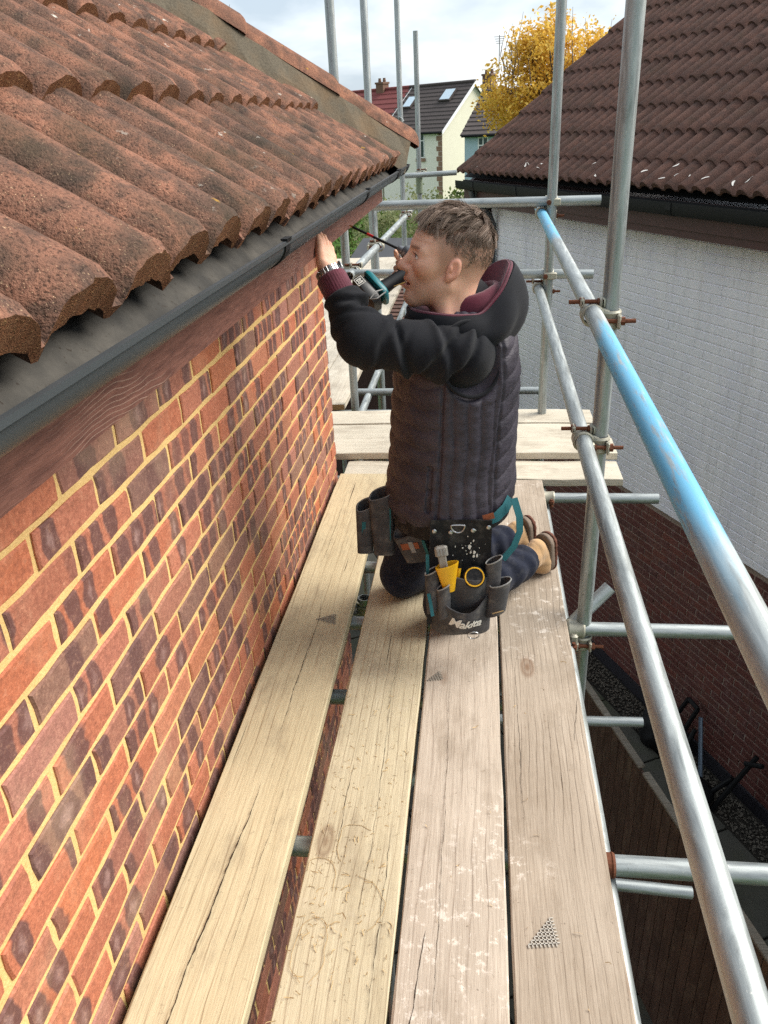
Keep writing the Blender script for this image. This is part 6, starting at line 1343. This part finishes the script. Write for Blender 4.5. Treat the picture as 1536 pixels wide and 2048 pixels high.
for i in range(14): child('fence_board', MB().box(-.05, .05, -.01, .01, 0, 2.3).me('fence_board', M_ORF), of, Matrix.Translation((-5.6 + i * .115, 19.0, GZ)))
# outbuilding with ribbed brown roof beyond the scaffold
lt = root('lean_to', (-2.9, 12.2, GZ), 'low outbuilding with ribbed brown roof beyond the rear scaffold', 'outbuilding'); LM = Matrix.Translation((-3.4, 12.0, GZ)) @ Matrix.Rotation(rad(-8), 4, 'Z'); child('wall', MB().box(0, 3.6, 0, 2.6, 0, 2.5).me('wall', M_SHW), lt, LM)
for i in range(22): child('roof_rib', MB().add([(-.1, -.15 + i * .13, 2.52 + i * .035), (3.7, -.15 + i * .13, 2.52 + i * .035), (3.7, -.02 + i * .13, 2.555 + i * .035), (-.1, -.02 + i * .13, 2.555 + i * .035), (-.1, -.15 + i * .13, 2.56 + i * .035), (3.7, -.15 + i * .13, 2.56 + i * .035), (3.7, -.015 + i * .13, 2.575 + i * .035), (-.1, -.015 + i * .13, 2.575 + i * .035)], [(3, 2, 1, 0), (4, 5, 6, 7), (0, 1, 5, 4), (1, 2, 6, 5), (2, 3, 7, 6), (3, 0, 4, 7)]).me('roof_rib', M_TILE_N), lt, LM)
patio = tag(ob('patio', mk('patio', [(-3.4, 17.0, GZ + .01), (-.5, 17.0, GZ + .01), (-.5, 18.2, GZ + .01), (-3.4, 18.2, GZ + .01)], [(0, 1, 2, 3)], M_SLAB)), kind='structure')
# scroll ring standing past the hip
sr = root('scroll_bracket', (-.80, 8.2, 1.3), 'curled grey metal scroll on the rear scaffold pole', 'bracket'); pts = []
for i in range(40): t = i / 39; a = .3 + t * 5.4; r = .062 - .012 * t; pts.append((-.745 + r * math.cos(a), 7.80, 1.52 + r * math.sin(a)))
g = [[(p_[0], p_[1] - .03, p_[2]) for p_ in pts], [(p_[0], p_[1] + .03, p_[2]) for p_ in pts]]
sheet('scroll', g, M_GALV, sr, .004, Matrix.Identity(4)) if 'sheet' in globals() else None
# dark folded things leaning by the neighbour's wall
jk = root('folded_garden_frame', tuple(NW(4.1, DW - .2, GZ)), 'black folded garden frame with a grey bar leaning on the brick wall', 'garden frame'); b = MB()
for (a, c_) in (((4.60, .22, .03), (4.45, .05, .62)), ((4.40, .24, .03), (4.32, .05, .60)), ((4.55, .18, .30), (4.36, .16, .33)), ((4.45, .05, .62), (4.32, .05, .60)), ((3.72, .30, .03), (3.60, .05, .66)), ((3.66, .10, .55), (3.52, .06, .63)), ((3.85, .32, .03), (3.70, .16, .36)), ((3.85, .32, .05), (4.25, .26, .06)), ((4.2, .36, .02), (4.28, .08, .40))): b.tube([NW(a[0], DW - a[1], GZ + a[2]), NW(c_[0], DW - c_[1], GZ + c_[2])], .022, 8)
child('frame', b.me('frame', M_BLK), jk)
b = MB(); b.tube([NW(3.95, DW - .24, GZ + .06), NW(4.22, DW - .10, GZ + .60)], .020, 10); child('bar', b.me('bar', plain('blue_grey_bar', S(96, 110, 124), .4, .3)), jk)
def bag(c, r, nm, lab, seed):
    c = np.array(c); f_ = lambda Q: ell(Q, c, r) + .030 * np.abs(wob(Q, 16, seed)) + .020 * np.abs(wob(Q, 38, seed + 1)) - .015; V, F = surf(f_, c - np.array(r) - .06, c + np.array(r) + .06, .012); tag(ob(nm, nmesh(nm, V, F, M_BLK)), lab, 'sack')
p_ = NW(4.62, DW - .22, GZ + .16); bag(p_, (.16, .22, .22), 'black_sack', 'crumpled black sack heaped behind the folded frame', 51); p_ = NW(3.92, DW - .36, GZ + .09); bag(p_, (.18, .16, .12), 'black_sack', 'flat black sack lying on the paving near the fence', 55)
